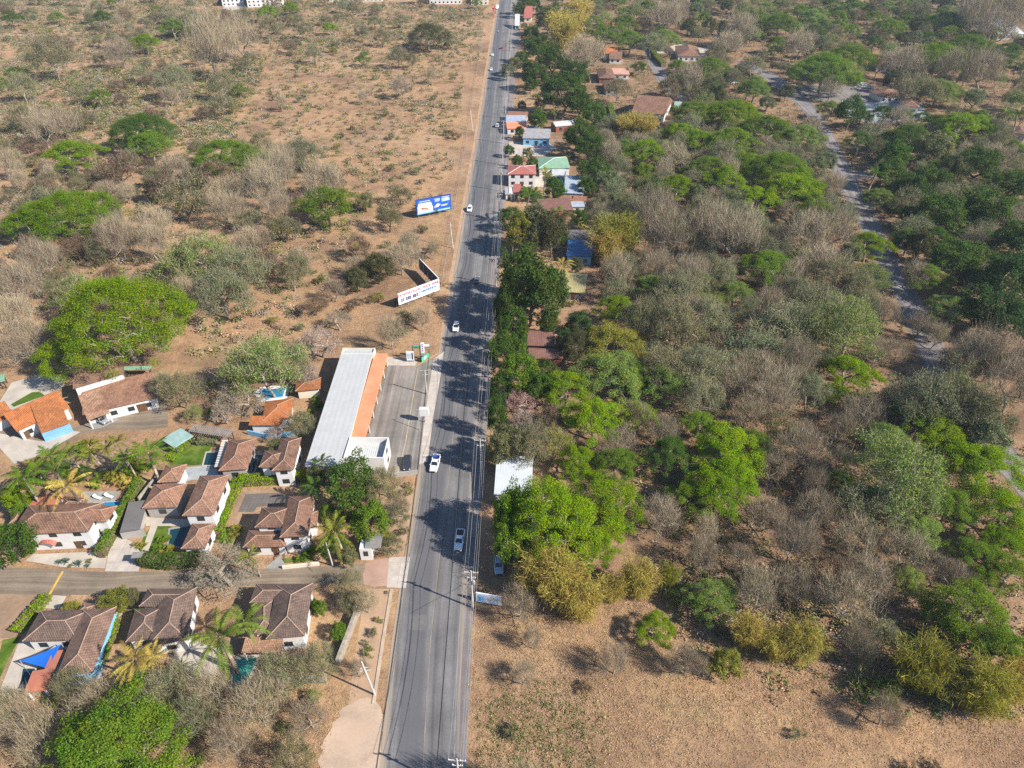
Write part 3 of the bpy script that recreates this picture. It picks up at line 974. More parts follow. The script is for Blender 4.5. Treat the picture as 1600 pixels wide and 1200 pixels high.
for px, h, st, rm, wm, lab in [
    ((947, 36, 966, 36, 966, 46, 949, 46), 3.4, 'hip', 'tileo', 'white', 'far red roofed villa nearest to the top edge in middle'),
    ((938, 77, 963, 75, 966, 83, 938, 85), 3.2, 'gu', 'tileo', 'white', 'small far villa with orange red roof beside pale tan tree'),
    ((952, 84, 973, 83, 971, 92, 952, 92), 3.0, 'gu', 'tileb', 'white', 'far brown roof attached beside orange red roof'),
    ((933, 108, 955, 108, 963, 122, 934, 122), 3.4, 'hip', 'tileb', 'redwall', 'far brown hipped house left of flat salmon roof'),
    ((955, 107, 982, 106, 983, 116, 958, 116), 3.2, 'flat', 'msalmon', 'white', 'far flat salmon roof beside brown hipped house'),
    ((941, 126, 962, 126, 970, 140, 945, 140), 3.2, 'hip', 'tileb', 'greywall', 'far brown hipped house below flat salmon roof'),
    ((1006, 152, 1047, 157, 1042, 181, 984, 173), 4.6, 'gu', 'tileb', 'white', 'far villa with long brown roof and bright white gable'),
    ((1056, 73, 1088, 72, 1097, 87, 1058, 88), 3.6, 'hip', 'tileb', 'white', 'far dark brown hipped villa beyond the clipped hedges'),
    ((1322, -3, 1350, -3, 1356, 8, 1328, 6), 4.0, 'hip', 'tileb', 'white', 'far red brown roof at top edge on the right'),
    ((1365, 92, 1388, 91, 1396, 102, 1370, 104), 4.0, 'hip', 'tileb', 'white', 'far brown villa half hidden right of spreading green trees'),
    ((1366, 141, 1408, 140, 1410, 150, 1368, 152), 3.4, 'hip', 'tileb', 'white', 'far long brown house beside paved playground'),
    ((1408, 152, 1434, 151, 1438, 166, 1408, 167), 3.8, 'hip', 'tileb', 'white', 'far brown hipped house at right end of paved playground'),
    ((1580, 197, 1604, 199, 1604, 210, 1584, 208), 3.4, 'hip', 'tileb', 'greywall', 'far dark roofed house at right edge among dark trees'),
    ((1370, 213, 1400, 212, 1404, 226, 1372, 226), 3.2, 'hip', 'mmaroon', 'redwall', 'far dark red roof in shade below paved playground'),
    ((1536, 46, 1582, 44, 1587, 53, 1550, 57), 3.4, 'sh', 'mwhite', 'greywall', 'far white shed roof at upper right among bare trees'),
    ((820, 22, 832, 22, 831, 28, 818, 28), 3.2, 'sh', 'mred', 'cream', 'far small red roof beside main road behind dark trees'),
    ((862, 150, 884, 150, 884, 156, 862, 156), 3, 'sh', 'mmaroon', 'redwall', 'far maroon roof between mango trees'),
    ((805, 34, 812, 34, 812, 40, 804, 40), 3, 'sh', 'mwhite', 'white', 'far tiny white hut at road edge'),
]:
    house('far_villa', lab, 'house', [(px, h, st, rm, wm, {'p': 20, 'w': 'S', 'caps': False})], None, fg)
for px, h, rm, wm, lab, sty in [
    ((352, -16, 384, -16, 378, -4, 346, -4), 7, 'mblue', 'white', 'far blue white apartment block at top edge, leftmost of its row', 'par'),
    ((386, -22, 440, -22, 440, -9, 384, -9), 10, 'mwhite', 'white', 'far tall white apartment block with dark openings at top edge', 'par'),
    ((520, -18, 600, -18, 600, -9, 518, -9), 6, 'mgreyd', 'cream', 'far cream building behind scrub, middle of the top row', 'par'),
    ((610, -18, 668, -18, 668, -9, 610, -9), 5, 'mgreyd', 'cream', 'far low cream building right of the middle cream one', 'par'),
    ((672, -12, 722, -12, 722, -2, 670, -2), 4.5, 'mred', 'white', 'far long red roofed building near road end', 'gu'),
    ((738, -14, 764, -14, 762, -2, 736, -2), 5, 'mwhite', 'cream', 'far pale shop building at the left of road end', 'par'),
]:
    house('far_building', lab, 'building', [(px, h, sty, rm, wm, {'w': 'S', 'p': 16})], None, 'buildings at the far end')
patch('pavement', [(346, 14), (352, 10), (380, 8), (376, 18)], .02, M['concrete'], 'far white paved yard before the apartment blocks')

# ------------------------------------------------------------------ yards
patch('driveway', [(66, 690), (106, 672), (126, 675), (92, 694), (60, 712), (22, 725), (0, 700), (-20, 690), (-20, 672), (20, 682)], .03, M['patio'], 'pale driveway before the orange tiled villa')
patch('patio', [(-8, 640), (18, 598), (60, 585), (104, 590), (100, 604), (60, 622), (20, 640)], .028, M['patio'], 'pale patio behind the orange tiled villa')
patch('lawn', [(17, 632), (50, 613), (62, 612), (70, 618), (22, 636)], .05, M['lawn'], 'small bright lawn strip behind orange tiled villa')
patch('carport_floor', [(140, 660), (172, 645), (186, 656), (160, 668), (142, 672)], .04, M['paving'], 'grey paved forecourt of the tiled carport')
patch('palm_garden', [(88, 720), (140, 690), (200, 690), (220, 710), (190, 735), (110, 745)], .015, M['brownyard'], 'bare brown earth of the palm garden', False)
patch('patio', [(128, 768), (188, 767), (176, 790), (140, 794)], .03, M['paving'], 'grey patio beside blue pool of the white villa')
patch('driveway', [(170, 862), (184, 837), (206, 846), (222, 866), (216, 893), (164, 893)], .045, M['concrete'], 'pale concrete driveway of the four-pavilion villa')
patch('front_garden', [(52, 866), (150, 862), (168, 866), (164, 888), (98, 886), (40, 876)], .02, M['patio'], 'gravel front garden of the white villa', False)
patch('lawn', [(226, 836), (238, 820), (268, 822), (258, 842), (248, 864), (212, 868)], .03, M['lawn'], 'clipped lawn of the four-pavilion villa')
patch('path', [(236, 820), (247, 820), (230, 866), (220, 866)], .05, M['patio'], 'pale slab path across the lawn')
patch('patio', [(226, 808), (300, 812), (298, 822), (228, 822)], .04, M['patio'], 'pale terrace between the four pavilions')
patch('deck', [(284, 731), (322, 728), (350, 737), (430, 735), (462, 738), (462, 749), (360, 752), (300, 750), (280, 756)], .06, M['deck'], 'grey deck linking the hipped pavilions')
patch('lawn', [(262, 726), (280, 704), (308, 690), (345, 686), (330, 700), (316, 726), (292, 728)], .028, M['lawn'], 'sloping lawn beside the green sheet roof')
patch('yard', [(384, 772), (438, 770), (452, 778), (440, 790), (402, 792), (396, 800), (372, 800)], .04, M['paver'], 'dark block paving behind cross-hipped villa')
patch('yard', [(364, 768), (492, 762), (500, 776), (440, 780), (380, 805), (366, 830)], .015, M['brownyard'], 'dry yard inside the L-shaped hedge')
patch('lawn', [(440, 873), (486, 868), (492, 876), (445, 880)], .03, M['lawn'], 'small front lawn of cross-hipped villa')
patch('driveway', [(412, 888), (438, 868), (446, 880), (442, 890)], .03, M['paving'], 'grey drive of the cross-hipped villa')
patch('field', [(-20, 927), (62, 930), (20, 996), (-20, 998)], .012, M['brownyard'], 'dry mown field left of the grey brown villas')
patch('lawn', [(-10, 1066), (4, 1000), (34, 994), (24, 1010), (8, 1040), (0, 1060)], .02, M['lawn'], 'lawn strip left of the pale terrace')
patch('terrace', [(0, 1078), (30, 1003), (58, 1003), (72, 1012), (50, 1046), (36, 1082)], .03, M['patio'], 'pale terrace around blue shade sail')
patch('path', [(70, 950), (84, 930), (104, 932), (92, 952)], .03, M['patio'], 'short pale path from street to grey brown villa')
patch('yard', [(274, 1010), (300, 1000), (345, 1010), (340, 1060), (300, 1058), (270, 1040)], .02, M['patio'], 'pale yard under tall palm')
patch('yard', [(340, 1000), (480, 1000), (500, 1060), (340, 1080)], .01, M['brownyard'], None, False)
patch('playground', [(1244, 132), (1300, 132), (1368, 138), (1372, 160), (1290, 160), (1258, 150)], .02, M['lane'], 'far grey paved playground with white play frame')
patch('yard', [(1290, 162), (1440, 158), (1450, 184), (1370, 196), (1310, 180)], .02, M['deck'], 'far pale yard of playground houses')
patch('yard', [(1016, 82), (1100, 88), (1110, 76), (1060, 68)], .012, M['patio'], None)
patch('yard', [(795, 222), (850, 220), (870, 230), (850, 244), (796, 244)], .02, M['concrete'], 'pale concrete yard above the green roof')
patch('yard', [(800, 276), (850, 276), (850, 292), (800, 292)], .02, M['patio'], None)


def pool(px, water, label, coping='patio', rim=.6):
    P = [g(*q) for q in px]
    c = sum(P, Vector()) / len(P)
    root = empty('swimming_pool', c)
    tag(root, label, 'pool')
    out = [q + (q - c).normalized() * rim for q in P]
    mb = MB(c)
    n = len(P)
    for i in range(n):
        j = (i + 1) % n
        mb.face([P[i] + Vector((0, 0, .1)), P[j] + Vector((0, 0, .1)), out[j] + Vector((0, 0, .1)), out[i] + Vector((0, 0, .1))])
        mb.face([out[i] + Vector((0, 0, .1)), out[j] + Vector((0, 0, .1)), out[j], out[i]])
        mb.face([P[j] + Vector((0, 0, .1)), P[i] + Vector((0, 0, .1)), P[i] + Vector((0, 0, .06)), P[j] + Vector((0, 0, .06))])
    o = mb.build('coping', M[coping], root)
    mb = MB(c)
    mb.face([q + Vector((0, 0, .075)) for q in P])
    o = mb.build('water', M[water], root)
    for p in o.data.polygons:
        if p.normal.z < 0:
            p.flip()
    KEEP.append([tuple(q[:2]) for q in out])
    LAND.append(('the ' + label, c))


pool([(150, 786), (190, 784), (187, 794), (150, 794)], 'poolb', 'blue pool beside the white two-storey villa')
pool([(266, 828), (300, 822), (286, 856), (264, 850)], 'poold', 'dark pond beside lowest hipped pavilion', 'paving')
pool([(323, 708), (345, 706), (337, 727), (318, 727)], 'poold', 'dark pool left of hipped pavilions')
pool([(397, 711), (412, 711), (416, 738), (394, 738)], 'poold', 'dark pool between two hipped pavilions', 'deck')
pool([(404, 615), (412, 608), (426, 608), (446, 606), (442, 620), (430, 622), (414, 624)], 'poolb', 'curved blue pool behind the small orange villa', 'white', 1.3)
pool([(372, 1030), (402, 1028), (386, 1066), (362, 1066)], 'poolt', 'teal pool behind brown villa', 'patio', .8)
pool([(36, 1045), (55, 1045), (48, 1070), (32, 1070)], 'poold', 'dark pool beside red slab terrace')
pool([(1134, 120), (1147, 120), (1152, 128), (1138, 129)], 'poolc', 'far turquoise pool on white deck', 'white', 2.5)
pool([(1318, 158), (1334, 157), (1336, 164), (1318, 165)], 'poolb', 'far small blue pool beside magenta flower row', 'white', 1.2)

# the blue shade sail
c = g(60, 1030, 2.8)
root = tag(empty('shade_sail', (c.x, c.y, 0)), 'bright blue triangular shade sail over pale terrace', 'shade sail')
mb = MB((c.x, c.y, 0))
A, B, C3 = g(31, 1032, 2.6), g(96, 1006, 3.4), g(73, 1044, 2.9)
N = 8
pts = {}
for i in range(N + 1):
    for j in range(N + 1 - i):
        k = N - i - j
        s, t, r = i / N, j / N, k / N
        ctr = (A + B + C3) / 3
        p = A * s + B * t + C3 * r
        e = max(0, 1 - 3 * max(0, min(s, t, r)))
        pull = .55 * (s * t + t * r + r * s) * (1 if min(s, t, r) < .01 else .7)
        p = p + (ctr - p) * pull * .35 - Vector((0, 0, .9 * (s * t + t * r + r * s)))
        pts[(i, j)] = p
for i in range(N):
    for j in range(N - i):
        mb.face([pts[(i, j)], pts[(i + 1, j)], pts[(i, j + 1)]])
        if i + j < N - 1:
            mb.face([pts[(i + 1, j)], pts[(i + 1, j + 1)], pts[(i, j + 1)]])
mb.build('canopy', M['sail'], root)
for p in (A, B, C3):
    mb = MB((c.x, c.y, 0))
    mb.tube([(p.x, p.y, 0), p], .06, 6)
    mb.build('post', M['metal'], root)


def canopy(name, px, h, mat, label, cat, slats=False, rise=0.0):
    c, u, v, a, b = rect(px, h)
    root = tag(empty(name, c), label, cat)
    mb = MB(c)
    if slats:
        n = int(2 * max(a, b) / .55)
        for i in range(n):
            s = (i + .5) / n * 2 - 1
            if a > b:
                q = [c + u * (s * a - .14) - v * b, c + u * (s * a + .14) - v * b, c + u * (s * a + .14) + v * b, c + u * (s * a - .14) + v * b]
            else:
                q = [c + v * (s * b - .14) - u * a, c + v * (s * b + .14) - u * a, c + v * (s * b + .14) + u * a, c + v * (s * b - .14) + u * a]
            mb.prism(q if a <= b or True else q, h - .12, h)
        for s in (-1, 1):
            q = [c - v * s * (b - .2) - u * a, c - v * s * (b - .2) + u * a, c - v * s * (b - .35) + u * a, c - v * s * (b - .35) - u * a]
            if s < 0:
                q = q[::-1]
            mb.prism(q, h - .32, h - .13)
        mb.build('slats', M[mat], root)
    else:
        roof_mesh(mb, c, u, v, a, b, h, 'gu' if rise else 'sh', rise or 3, .15)
        mb.build('roof', M[mat], root)
    for s, t in ((-1, -1), (1, -1), (1, 1), (-1, 1)):
        m2 = MB(c)
        p = c + u * s * (a - .4) + v * t * (b - .4)
        m2.box(p.x - .1, p.x + .1, p.y - .1, p.y + .1, 0, h - (.33 if slats else .16))
        m2.build('post', M['darkmetal'], root)
    KEEP.append([tuple((c + u * s * a + v * t * b)[:2]) for s, t in ((-1, -1), (1, -1), (1, 1), (-1, 1))])


canopy('garden_shelter', (283, 669, 302, 681, 272, 700, 253, 687), 2.8, 'mteal', 'green ribbed sheet roof shelter beside sloping lawn', 'shelter', rise=6)
canopy('pergola', (303, 661, 356, 672, 366, 683, 293, 675), 2.8, 'greywood', 'dark grey slatted pergola beyond the sloping lawn', 'pergola', True)
canopy('pergola', (347, 687, 356, 687, 344, 729, 335, 729), 2.7, 'whitep', 'narrow white slatted pergola left of hipped pavilion', 'pergola', True)
canopy('gate_canopy', (207, 863, 224, 862, 220, 871, 205, 872), 2.8, 'greywood', 'small dark canopy over garden gate beside driveway', 'canopy')
canopy('garden_shelter', (192, 573, 235, 572, 235, 577, 193, 578), 2.6, 'mgreen', 'narrow green sheet roof behind long brown villa', 'shelter')
canopy('garden_shelter', (-4, 588, 9, 583, 6, 592, -4, 600), 2.6, 'mgreen', 'green sheet roof corner at left edge beside patio', 'shelter')
canopy('garden_shelter', (1053, 160, 1066, 160, 1064, 168, 1054, 168), 2.6, 'mteal', 'far teal canopy beside bright white gable', 'shelter')

# walls
def wall(name, label, pts, h, th, mat, cat='wall', parts=None):
    P = [g(*p) for p in pts]
    mb = MB()
    for i in range(len(P) - 1):
        d = (P[i + 1] - P[i]).normalized()
        n = Vector((-d.y, d.x, 0)) * th / 2
        e = d * (th * .5 if i else 0)
        mb.prism([P[i] + e - n, P[i + 1] + d * th * .5 - n, P[i + 1] + d * th * .5 + n, P[i] + e + n], -.05, h)
    o = mb.build(name, M[mat])
    tag(o, label, cat)
    return o


wall('garden_wall', 'grey stone wall between brown villa and sandy verge', [(564, 948), (530, 1038)], 2.0, .6, 'stone')
wall('garden_wall', 'low grey stone wall behind teal pool', [(511, 1066), (464, 1066), (400, 1072), (340, 1078)], 1.6, .5, 'stone')
wall('garden_wall', 'low grey wall behind red slab terrace', [(0, 1086), (80, 1082), (150, 1082)], 1.4, .4, 'stone')
wall('garden_wall', 'white blue terrace wall before small orange villa', [(388, 679), (412, 684), (436, 684), (462, 680)], 1.4, .3, 'bluewall')
wall('retaining_wall', 'pale block wall at near end of the car park', [(612, 746), (652, 741)], 1.3, .3, 'greywall')
wall('garden_wall', 'thin grey wall dividing two grey brown villas', [(156, 1040), (190, 960)], 1.8, .25, 'greywall')
wall('garden_wall', 'low cream wall in front of small front lawn', [(442, 889), (498, 883)], .9, .3, 'cream')
wall('garden_wall', 'dark grey wall on upper left of the four pavilions', [(246, 754), (220, 786)], 1.9, .3, 'stone')

# gatehouse
c = g(575, 869)
root = tag(empty('gatehouse', c), 'small white gatehouse with grey roof at street mouth', 'gatehouse')
LAND.append(('the white gatehouse', c))
mb = MB(c)
cc, u, v, a, b = rect((571, 841, 588, 842, 582, 862, 574, 860), 3.2)
mb.prism([(c.x - 1.2, c.y - 1, 0), (c.x + 1.2, c.y - 1, 0), (c.x + 1.2, c.y + 1.4, 0), (c.x - 1.2, c.y + 1.4, 0)], 0, 3.4)
mb.build('wall', M['white'], root)
mb = MB(c)
roof_mesh(mb, Vector((c.x + 1.5, c.y + 1.2, 0)), Vector((1, 0, 0)), Vector((0, 1, 0)), 1.6, 2.1, 3.6, 'gu', 12)
mb.build('roof', M['greywood'], root)
window(root, c, Vector((c.x, c.y - 1, 2.0)), Vector((0, -1, 0)), .9, 1.4)
for px, py, lab in [(498, 878, 'white square gate pillar beside front lawn'), (601, 858, 'white boundary stone slab on sandy verge')]:
    p = g(px, py)
    mb = MB(p)
    if px < 550:
        mb.box(p.x - .9, p.x + .9, p.y - .6, p.y + .6, 0, 2.0)
        mb.box(p.x - 1.0, p.x + 1.0, p.y - .7, p.y + .7, 2.0, 2.15)
        mb.box(p.x - .5, p.x - .1, p.y - .63, p.y - .6, 1.0, 1.5, 1)
        mb.box(p.x + .1, p.x + .5, p.y - .63, p.y - .6, 1.0, 1.5, 1)
    else:
        mb.prism([(p.x - 1.2, p.y - 1.2), (p.x - .9, p.y - 1.4), (p.x + 1.2, p.y + 1.4), (p.x + .9, p.y + 1.5)], 0, 1.1)
        mb.prism([(p.x - 1.3, p.y - 1.3), (p.x - .8, p.y - 1.5), (p.x + 1.3, p.y + 1.5), (p.x + .8, p.y + 1.6)], 1.1, 1.25)
    tag(mb.build('gate_pillar' if px < 550 else 'boundary_slab', [M['white'], M['frame']]), lab, 'pillar')

# ------------------------------------------------------------------ vehicles
def make_car(kind):
    root = empty({'suv': 'suv', 'pickup': 'pickup_truck', 'sedan': 'car', 'truck': 'box_truck'}[kind], (0, 0, 0))
    L, W, low = {'suv': (4.6, 1.85, .35), 'pickup': (5.3, 1.86, .4), 'sedan': (4.3, 1.76, .28), 'truck': (7.0, 2.3, .5)}[kind]
    hl, hw = L / 2, W / 2
    def ring(x, w, z0, z1, ch=.12):
        return [(x, -w, z0), (x, -w, z1 - ch), (x, -w + ch, z1), (x, w - ch, z1), (x, w, z1 - ch), (x, w, z0)]
    mb = MB()
    if kind == 'truck':
        mb.solid([ring(-hl, hw * .5, .5, .8, .05), ring(hl - .3, hw * .5, .5, .8, .05)])
        mb.solid([ring(hl - 1.9, hw * .95, .55, 2.1), ring(hl - .9, hw * .95, .55, 2.15), ring(hl - .25, hw * .9, .55, 1.35), ring(hl, hw * .86, .6, 1.2)])
        o = mb.build('body', M['paint'], root)
        mb = MB()
        mb.box(-hl, hl - 2.05, -hw, hw, .85, 2.9)
        mb.build('cargo_box', M['white'], root)
        cab = (hl - 1.85, hl - .3, 2.1)
    else:
        hd, tk = {'suv': (1.02, 1.05), 'pickup': (1.05, 1.08), 'sedan': (.88, .95)}[kind]
        mb.solid([ring(-hl, hw * .86, low + .15, tk - .08), ring(-hl + .25, hw * .98, low, tk), ring(-.8, hw, low, tk), ring(.75, hw, low, hd + .02), ring(hl - .6, hw * .97, low, hd - .08), ring(hl - .1, hw * .84, low + .05, hd - .25), ring(hl, hw * .72, low + .12, hd - .4)])
        o = mb.build('body', M['paint'], root, False)
        x0, x1, top = {'suv': (-hl + .25, 1.0, 1.72), 'pickup': (-.75, 1.05, 1.75), 'sedan': (-1.55, .95, 1.42)}[kind]
        mb = MB()
        b0, t0 = hw * .93, hw * .76
        z0 = tk - .06
        xs = (x0 + (.25 if kind != 'sedan' else .65), x1 - .75)
        mb.solid([[(x0, -b0, z0), (x1, -b0, z0), (x1, b0, z0), (x0, b0, z0)], [(xs[0], -t0, top - .05), (xs[1], -t0, top - .05), (xs[1], t0, top - .05), (xs[0], t0, top - .05)], [(xs[0] + .12, -t0 + .12, top), (xs[1] - .12, -t0 + .12, top), (xs[1] - .12, t0 - .12, top), (xs[0] + .12, t0 - .12, top)]])
        mb.build('cabin', M['paint'], root)
        def glass(name, q):
            m = MB()
            q = [Vector(p) for p in q]
            n = (q[1] - q[0]).cross(q[2] - q[0]).normalized() * .015
            ctr = sum(q, Vector()) / 4
            if n.dot(ctr - Vector((0, 0, 1.0))) < 0:
                n = -n
            q2 = [ctr + (p - ctr) * .86 for p in q]
            m.face([p + n for p in q2])
            m.build(name, M['glass'], root)
        zt = top - .05
        glass('windscreen', [(x1, -b0, z0), (x1, b0, z0), (xs[1], t0, zt), (xs[1], -t0, zt)])
        glass('rear_window', [(x0, -b0, z0), (x0, b0, z0), (xs[0], t0, zt), (xs[0], -t0, zt)])
        for s in (-1, 1):
            glass('side_window', [(x0, s * b0, z0), (x1, s * b0, z0), (xs[1], s * t0, zt), (xs[0], s * t0, zt)])
            m = MB()
            m.box(x1 - .35, x1 - .15, s * (hw + .02) - .09, s * (hw + .02) + .09, z0 - .02, z0 + .14)
            m.build('mirror', M['paint'], root)
        if kind == 'pickup':
            m = MB()
            m.box(-hl + .18, -.85, -hw + .2, hw - .2, tk + .004, tk + .012)
            m.build('truck_bed', M['darkmetal'], root)
            for y in (-1, 1):
                m = MB()
                m.box(-hl + .12, -.8, y * (hw - .12) - .07, y * (hw - .12) + .07, tk - .02, tk + .28)
                m.build('bed_side', M['paint'], root)
            m = MB()
            m.box(-hl + .03, -hl + .15, -hw + .2, hw - .2, tk - .25, tk + .26)
            m.build('tailgate', M['paint'], root)
        if kind == 'suv':
            for y in (-1, 1):
                m = MB()
                m.box(xs[0] + .2, xs[1] - .2, y * (t0 - .22) - .03, y * (t0 - .22) + .03, top + .002, top + .07)
                m.build('roof_rail', M['darkmetal'], root)
        m = MB()
        m.box(hl - .06, hl + .03, -hw * .6, hw * .6, low + .12, low + .34)
        m.build('bumper', M['darkmetal'], root)
    zl = .75
    for s in (-1, 1):
        m = MB()
        xf = hl - (.05 if kind == 'truck' else .12)
        m.box(xf, xf + .1, s * hw * .66 - .16, s * hw * .66 + .16, zl - .08, zl + .08)
        m.build('headlight', M['lamp'], root)
        m = MB()
        m.box(-hl - .02, -hl + .12, s * hw * .74 - .11, s * hw * .74 + .11, zl - .06, zl + .14)
        m.build('tail_light', M['taill'], root)
        for x in (-hl + .95, hl - .92):
            m = MB()
            r = .36 if kind != 'truck' else .45
            m.tube([(x, s * (hw - .1) - .11, r), (x, s * (hw - .1) + .11, r)], r, 12)
            wh = m.build('wheel', M['black'], root)
            m = MB()
            m.tube([(x, s * (hw - .1) + s * .1, r), (x, s * (hw - .1) + s * .125, r)], r * .6, 10)
            m.build('rim', M['metal'], wh)
    return root


CARS = {}


def car(kind, px, py, head, colour, label, group='vehicles on the main road'):
    """head: the way the car faces, degrees clockwise from straight away from the camera"""
    if kind not in CARS:
        CARS[kind] = o = make_car(kind)
    else:
        o = copy_tree(CARS[kind])
    p = g(px, py)
    o.location = (p.x, p.y, .06)
    o.rotation_euler = (0, 0, R(90 - head))
    for ch in o.children:
        ch.color = (*colour, 1)
    tag(o, label, 'truck' if kind == 'truck' else 'pickup' if kind == 'pickup' else 'car', group)
    LAND.append(('the ' + label, p))
    return o


W_, SIL, DK = (.8, .8, .8), (.5, .5, .52), (.03, .033, .04)
pk1 = car('pickup', 680, 728, 186, W_, 'white pickup with blue load in its bed on main road')
c_ = Vector(pk1.location)
mb = MB()
mb.box(-2.1, -1.3, -.55, .1, 1.1, 1.7)
mb.box(-1.95, -1.2, .12, .6, 1.1, 1.45, 1)
o = mb.build('tarp_bundle', [M['bluep'], M['navy']])
o.location = c_
o.rotation_euler = pk1.rotation_euler
tag(o, 'blue tarp bundle riding in bed of white pickup', 'bundle')
car('pickup', 718, 848, 184, W_, 'white pickup with dark empty bed at the edge of tree shade')
car('suv', 637, 727, 176, DK, 'black off-roader parked at the near end of car park', 'parked cars')
car('suv', 713, 514, 184, W_, 'white car in sunlit gap between tree shadows on road')
car('sedan', 745, 440, 4, (.12, .12, .13), 'dark grey car at the edge of big tree shadow on road')
car('suv', 734, 329, 184, W_, 'white car passing the blue billboard')
car('suv', 777, 198, 4, SIL, 'grey van-like car beside roadside pole near orange roof')
car('sedan', 767.5, 110, 184, W_, 'far white car on road, nearer of two white ones')
car('sedan', 769.5, 87, 184, W_, 'far white car on road, farther of two white ones')
car('sedan', 784, 76, 4, (.35, .02, .06), 'far dark red car on the right lane')
car('truck', 777, 14, 184, W_, 'far white box truck at road end')
car('suv', 779, 886, 176, (.42, .5, .6), 'pale blue car parked under bare trees beside road', 'parked cars')
car('sedan', 160, 659, 120, (.25, .27, .28), 'grey car half under the tiled carport', 'parked cars')
car('suv', 783, 22, 4, DK, 'far dark car beyond the box truck shade')
car('sedan', 1062, 84, 80, W_, 'far white car parked in yard of dark brown villa', 'parked cars')
car('sedan', 1300, 136, 80, SIL, 'far silver car parked on paved playground', 'parked cars')

# motorcycle with its rider
p = g(778.5, 51)
root = tag(empty('motorcycle', p, R(86)), 'far small motorcycle carrying rider in white', 'motorcycle')
for x in (-.65, .65):
    m = MB()
    m.tube([(x, -.06, .31), (x, .06, .31)], .31, 12)
    m.build('wheel', M['black'], root)
m = MB()
m.solid([[(-.7, -.12, .6), (-.7, .12, .6), (-.7, .12, .75), (-.7, -.12, .75)], [(0, -.16, .4), (0, .16, .4), (0, .16, .85), (0, -.16, .85)], [(.5, -.1, .7), (.5, .1, .7), (.5, .1, .95), (.5, -.1, .95)]])
m.build('frame', M['red'], root)
m = MB()
m.tube([(.45, -.35, 1.05), (.5, 0, 1.0), (.45, .35, 1.05)], .03, 6)
m.build('handlebar', M['darkmetal'], root)
me = bpy.data.meshes.new('person')
J = [(0, 0, .85), (0, 0, 1.1), (.05, 0, 1.35), (.07, 0, 1.5), (.09, 0, 1.62), (.1, 0, 1.78), (.08, .2, 1.4), (.2, .28, 1.15), (.42, .3, 1.06), (.08, -.2, 1.4), (.2, -.28, 1.15), (.42, -.3, 1.06), (.02, .12, .84), (.38, .2, .72), (.22, .2, .35), (.32, .2, .3), (.02, -.12, .84), (.38, -.2, .72), (.22, -.2, .35), (.32, -.2, .3)]
E = [(0, 1), (1, 2), (2, 3), (3, 4), (4, 5), (2, 6), (6, 7), (7, 8), (2, 9), (9, 10), (10, 11), (0, 12), (12, 13), (13, 14), (14, 15), (0, 16), (16, 17), (17, 18), (18, 19)]
me.from_pydata(J, E, [])
person = bpy.data.objects.new('person', me)
COL.objects.link(person)
sk = person.modifiers.new('skin', 'SKIN')
rad = [.16, .15, .17, .07, .1, .1, .07, .05, .045, .07, .05, .045, .1, .08, .055, .05, .1, .08, .055, .05]
for i, v_ in enumerate(me.skin_vertices[0].data):
    v_.radius = (rad[i], rad[i])
    v_.use_root = i == 0
person.modifiers.new('sub', 'SUBSURF').levels = 1
me.materials.append(M['white'])
person.location = p
person.rotation_euler = (0, 0, R(86))
tag(person, 'rider in white sitting on far motorcycle', 'person')

# ------------------------------------------------------------------ poles and cables
def make_pole(hp=11.0, trafo=False):
    root = empty('utility_pole', (0, 0, 0))
    m = MB()
    m.tube([(0, 0, -.1), (0, 0, hp * .5), (0, 0, hp)], [.2, .16, .12], 10)
    m.build('shaft', M['polec'], root)
    for z, w_ in ((hp - .5, 1.3), (hp - 2.0, .8)):
        m = MB()
        m.box(-w_, w_, -.07, .07, z, z + .14)
        ca = m.build('crossarm', M['polec'], root)
        for x in (-w_ + .1, 0.45, w_ - .1):
            m = MB()
            m.tube([(x, 0, z + .14), (x, 0, z + .26), (x, 0, z + .36)], [.05, .09, .04], 8)
            m.build('insulator', M['white'], ca)
    if trafo:
        m = MB()
        m.tube([(.42, -.1, hp - 3.6), (.42, -.1, hp - 3.5), (.42, -.1, hp - 2.7), (.42, -.1, hp - 2.6)], [.2, .28, .28, .2], 12)
        m.build('transformer', M['metal'], root)
    return root


P0, P1 = make_pole(), make_pole(11.0, True)
poles = [(719, 1240), (739, 950), (752, 742), (763, 600), (770, 510), (775, 447), (778.5, 390), (780, 345), (783, 299), (785.5, 258), (787, 224), (790, 186), (793.5, 142), (796, 110), (798, 80), (800, 52), (802.5, 26), (804, 4)]
names = ['nearest', 'crossed by stay wire near fallen signboard', 'beside the white sheet roof', 'in shade behind shop road', 'in the big tree shadow', 'with street lamp near mango', 'above deep blue roof shade', 'by palms', 'by white canopy house', 'by red hipped roof', 'by concrete yard', 'by orange roof', 'by far mango trees', 'in far bend shade', 'near dark red car', 'near motorcycle', 'by tiny white hut', 'farthest']
first = {}
tops = []
for i, (px, py) in enumerate(poles):
    tr = i in (1, 4, 8)
    if tr not in first:
        o = first[tr] = P1 if tr else P0
    else:
        o = copy_tree(first[tr])
    p = g(px, py)
    o.location = p
    o.rotation_euler = (0, 0, R(-4))
    tag(o, 'grey concrete power pole ' + names[i] if i not in (0, 17) else ('nearest grey concrete power pole with two crossarms at road edge' if i == 0 else 'farthest grey concrete power pole at the road end'), 'power pole', 'power poles along the main road')
    tops.append(p)
P = g(-0, 0)
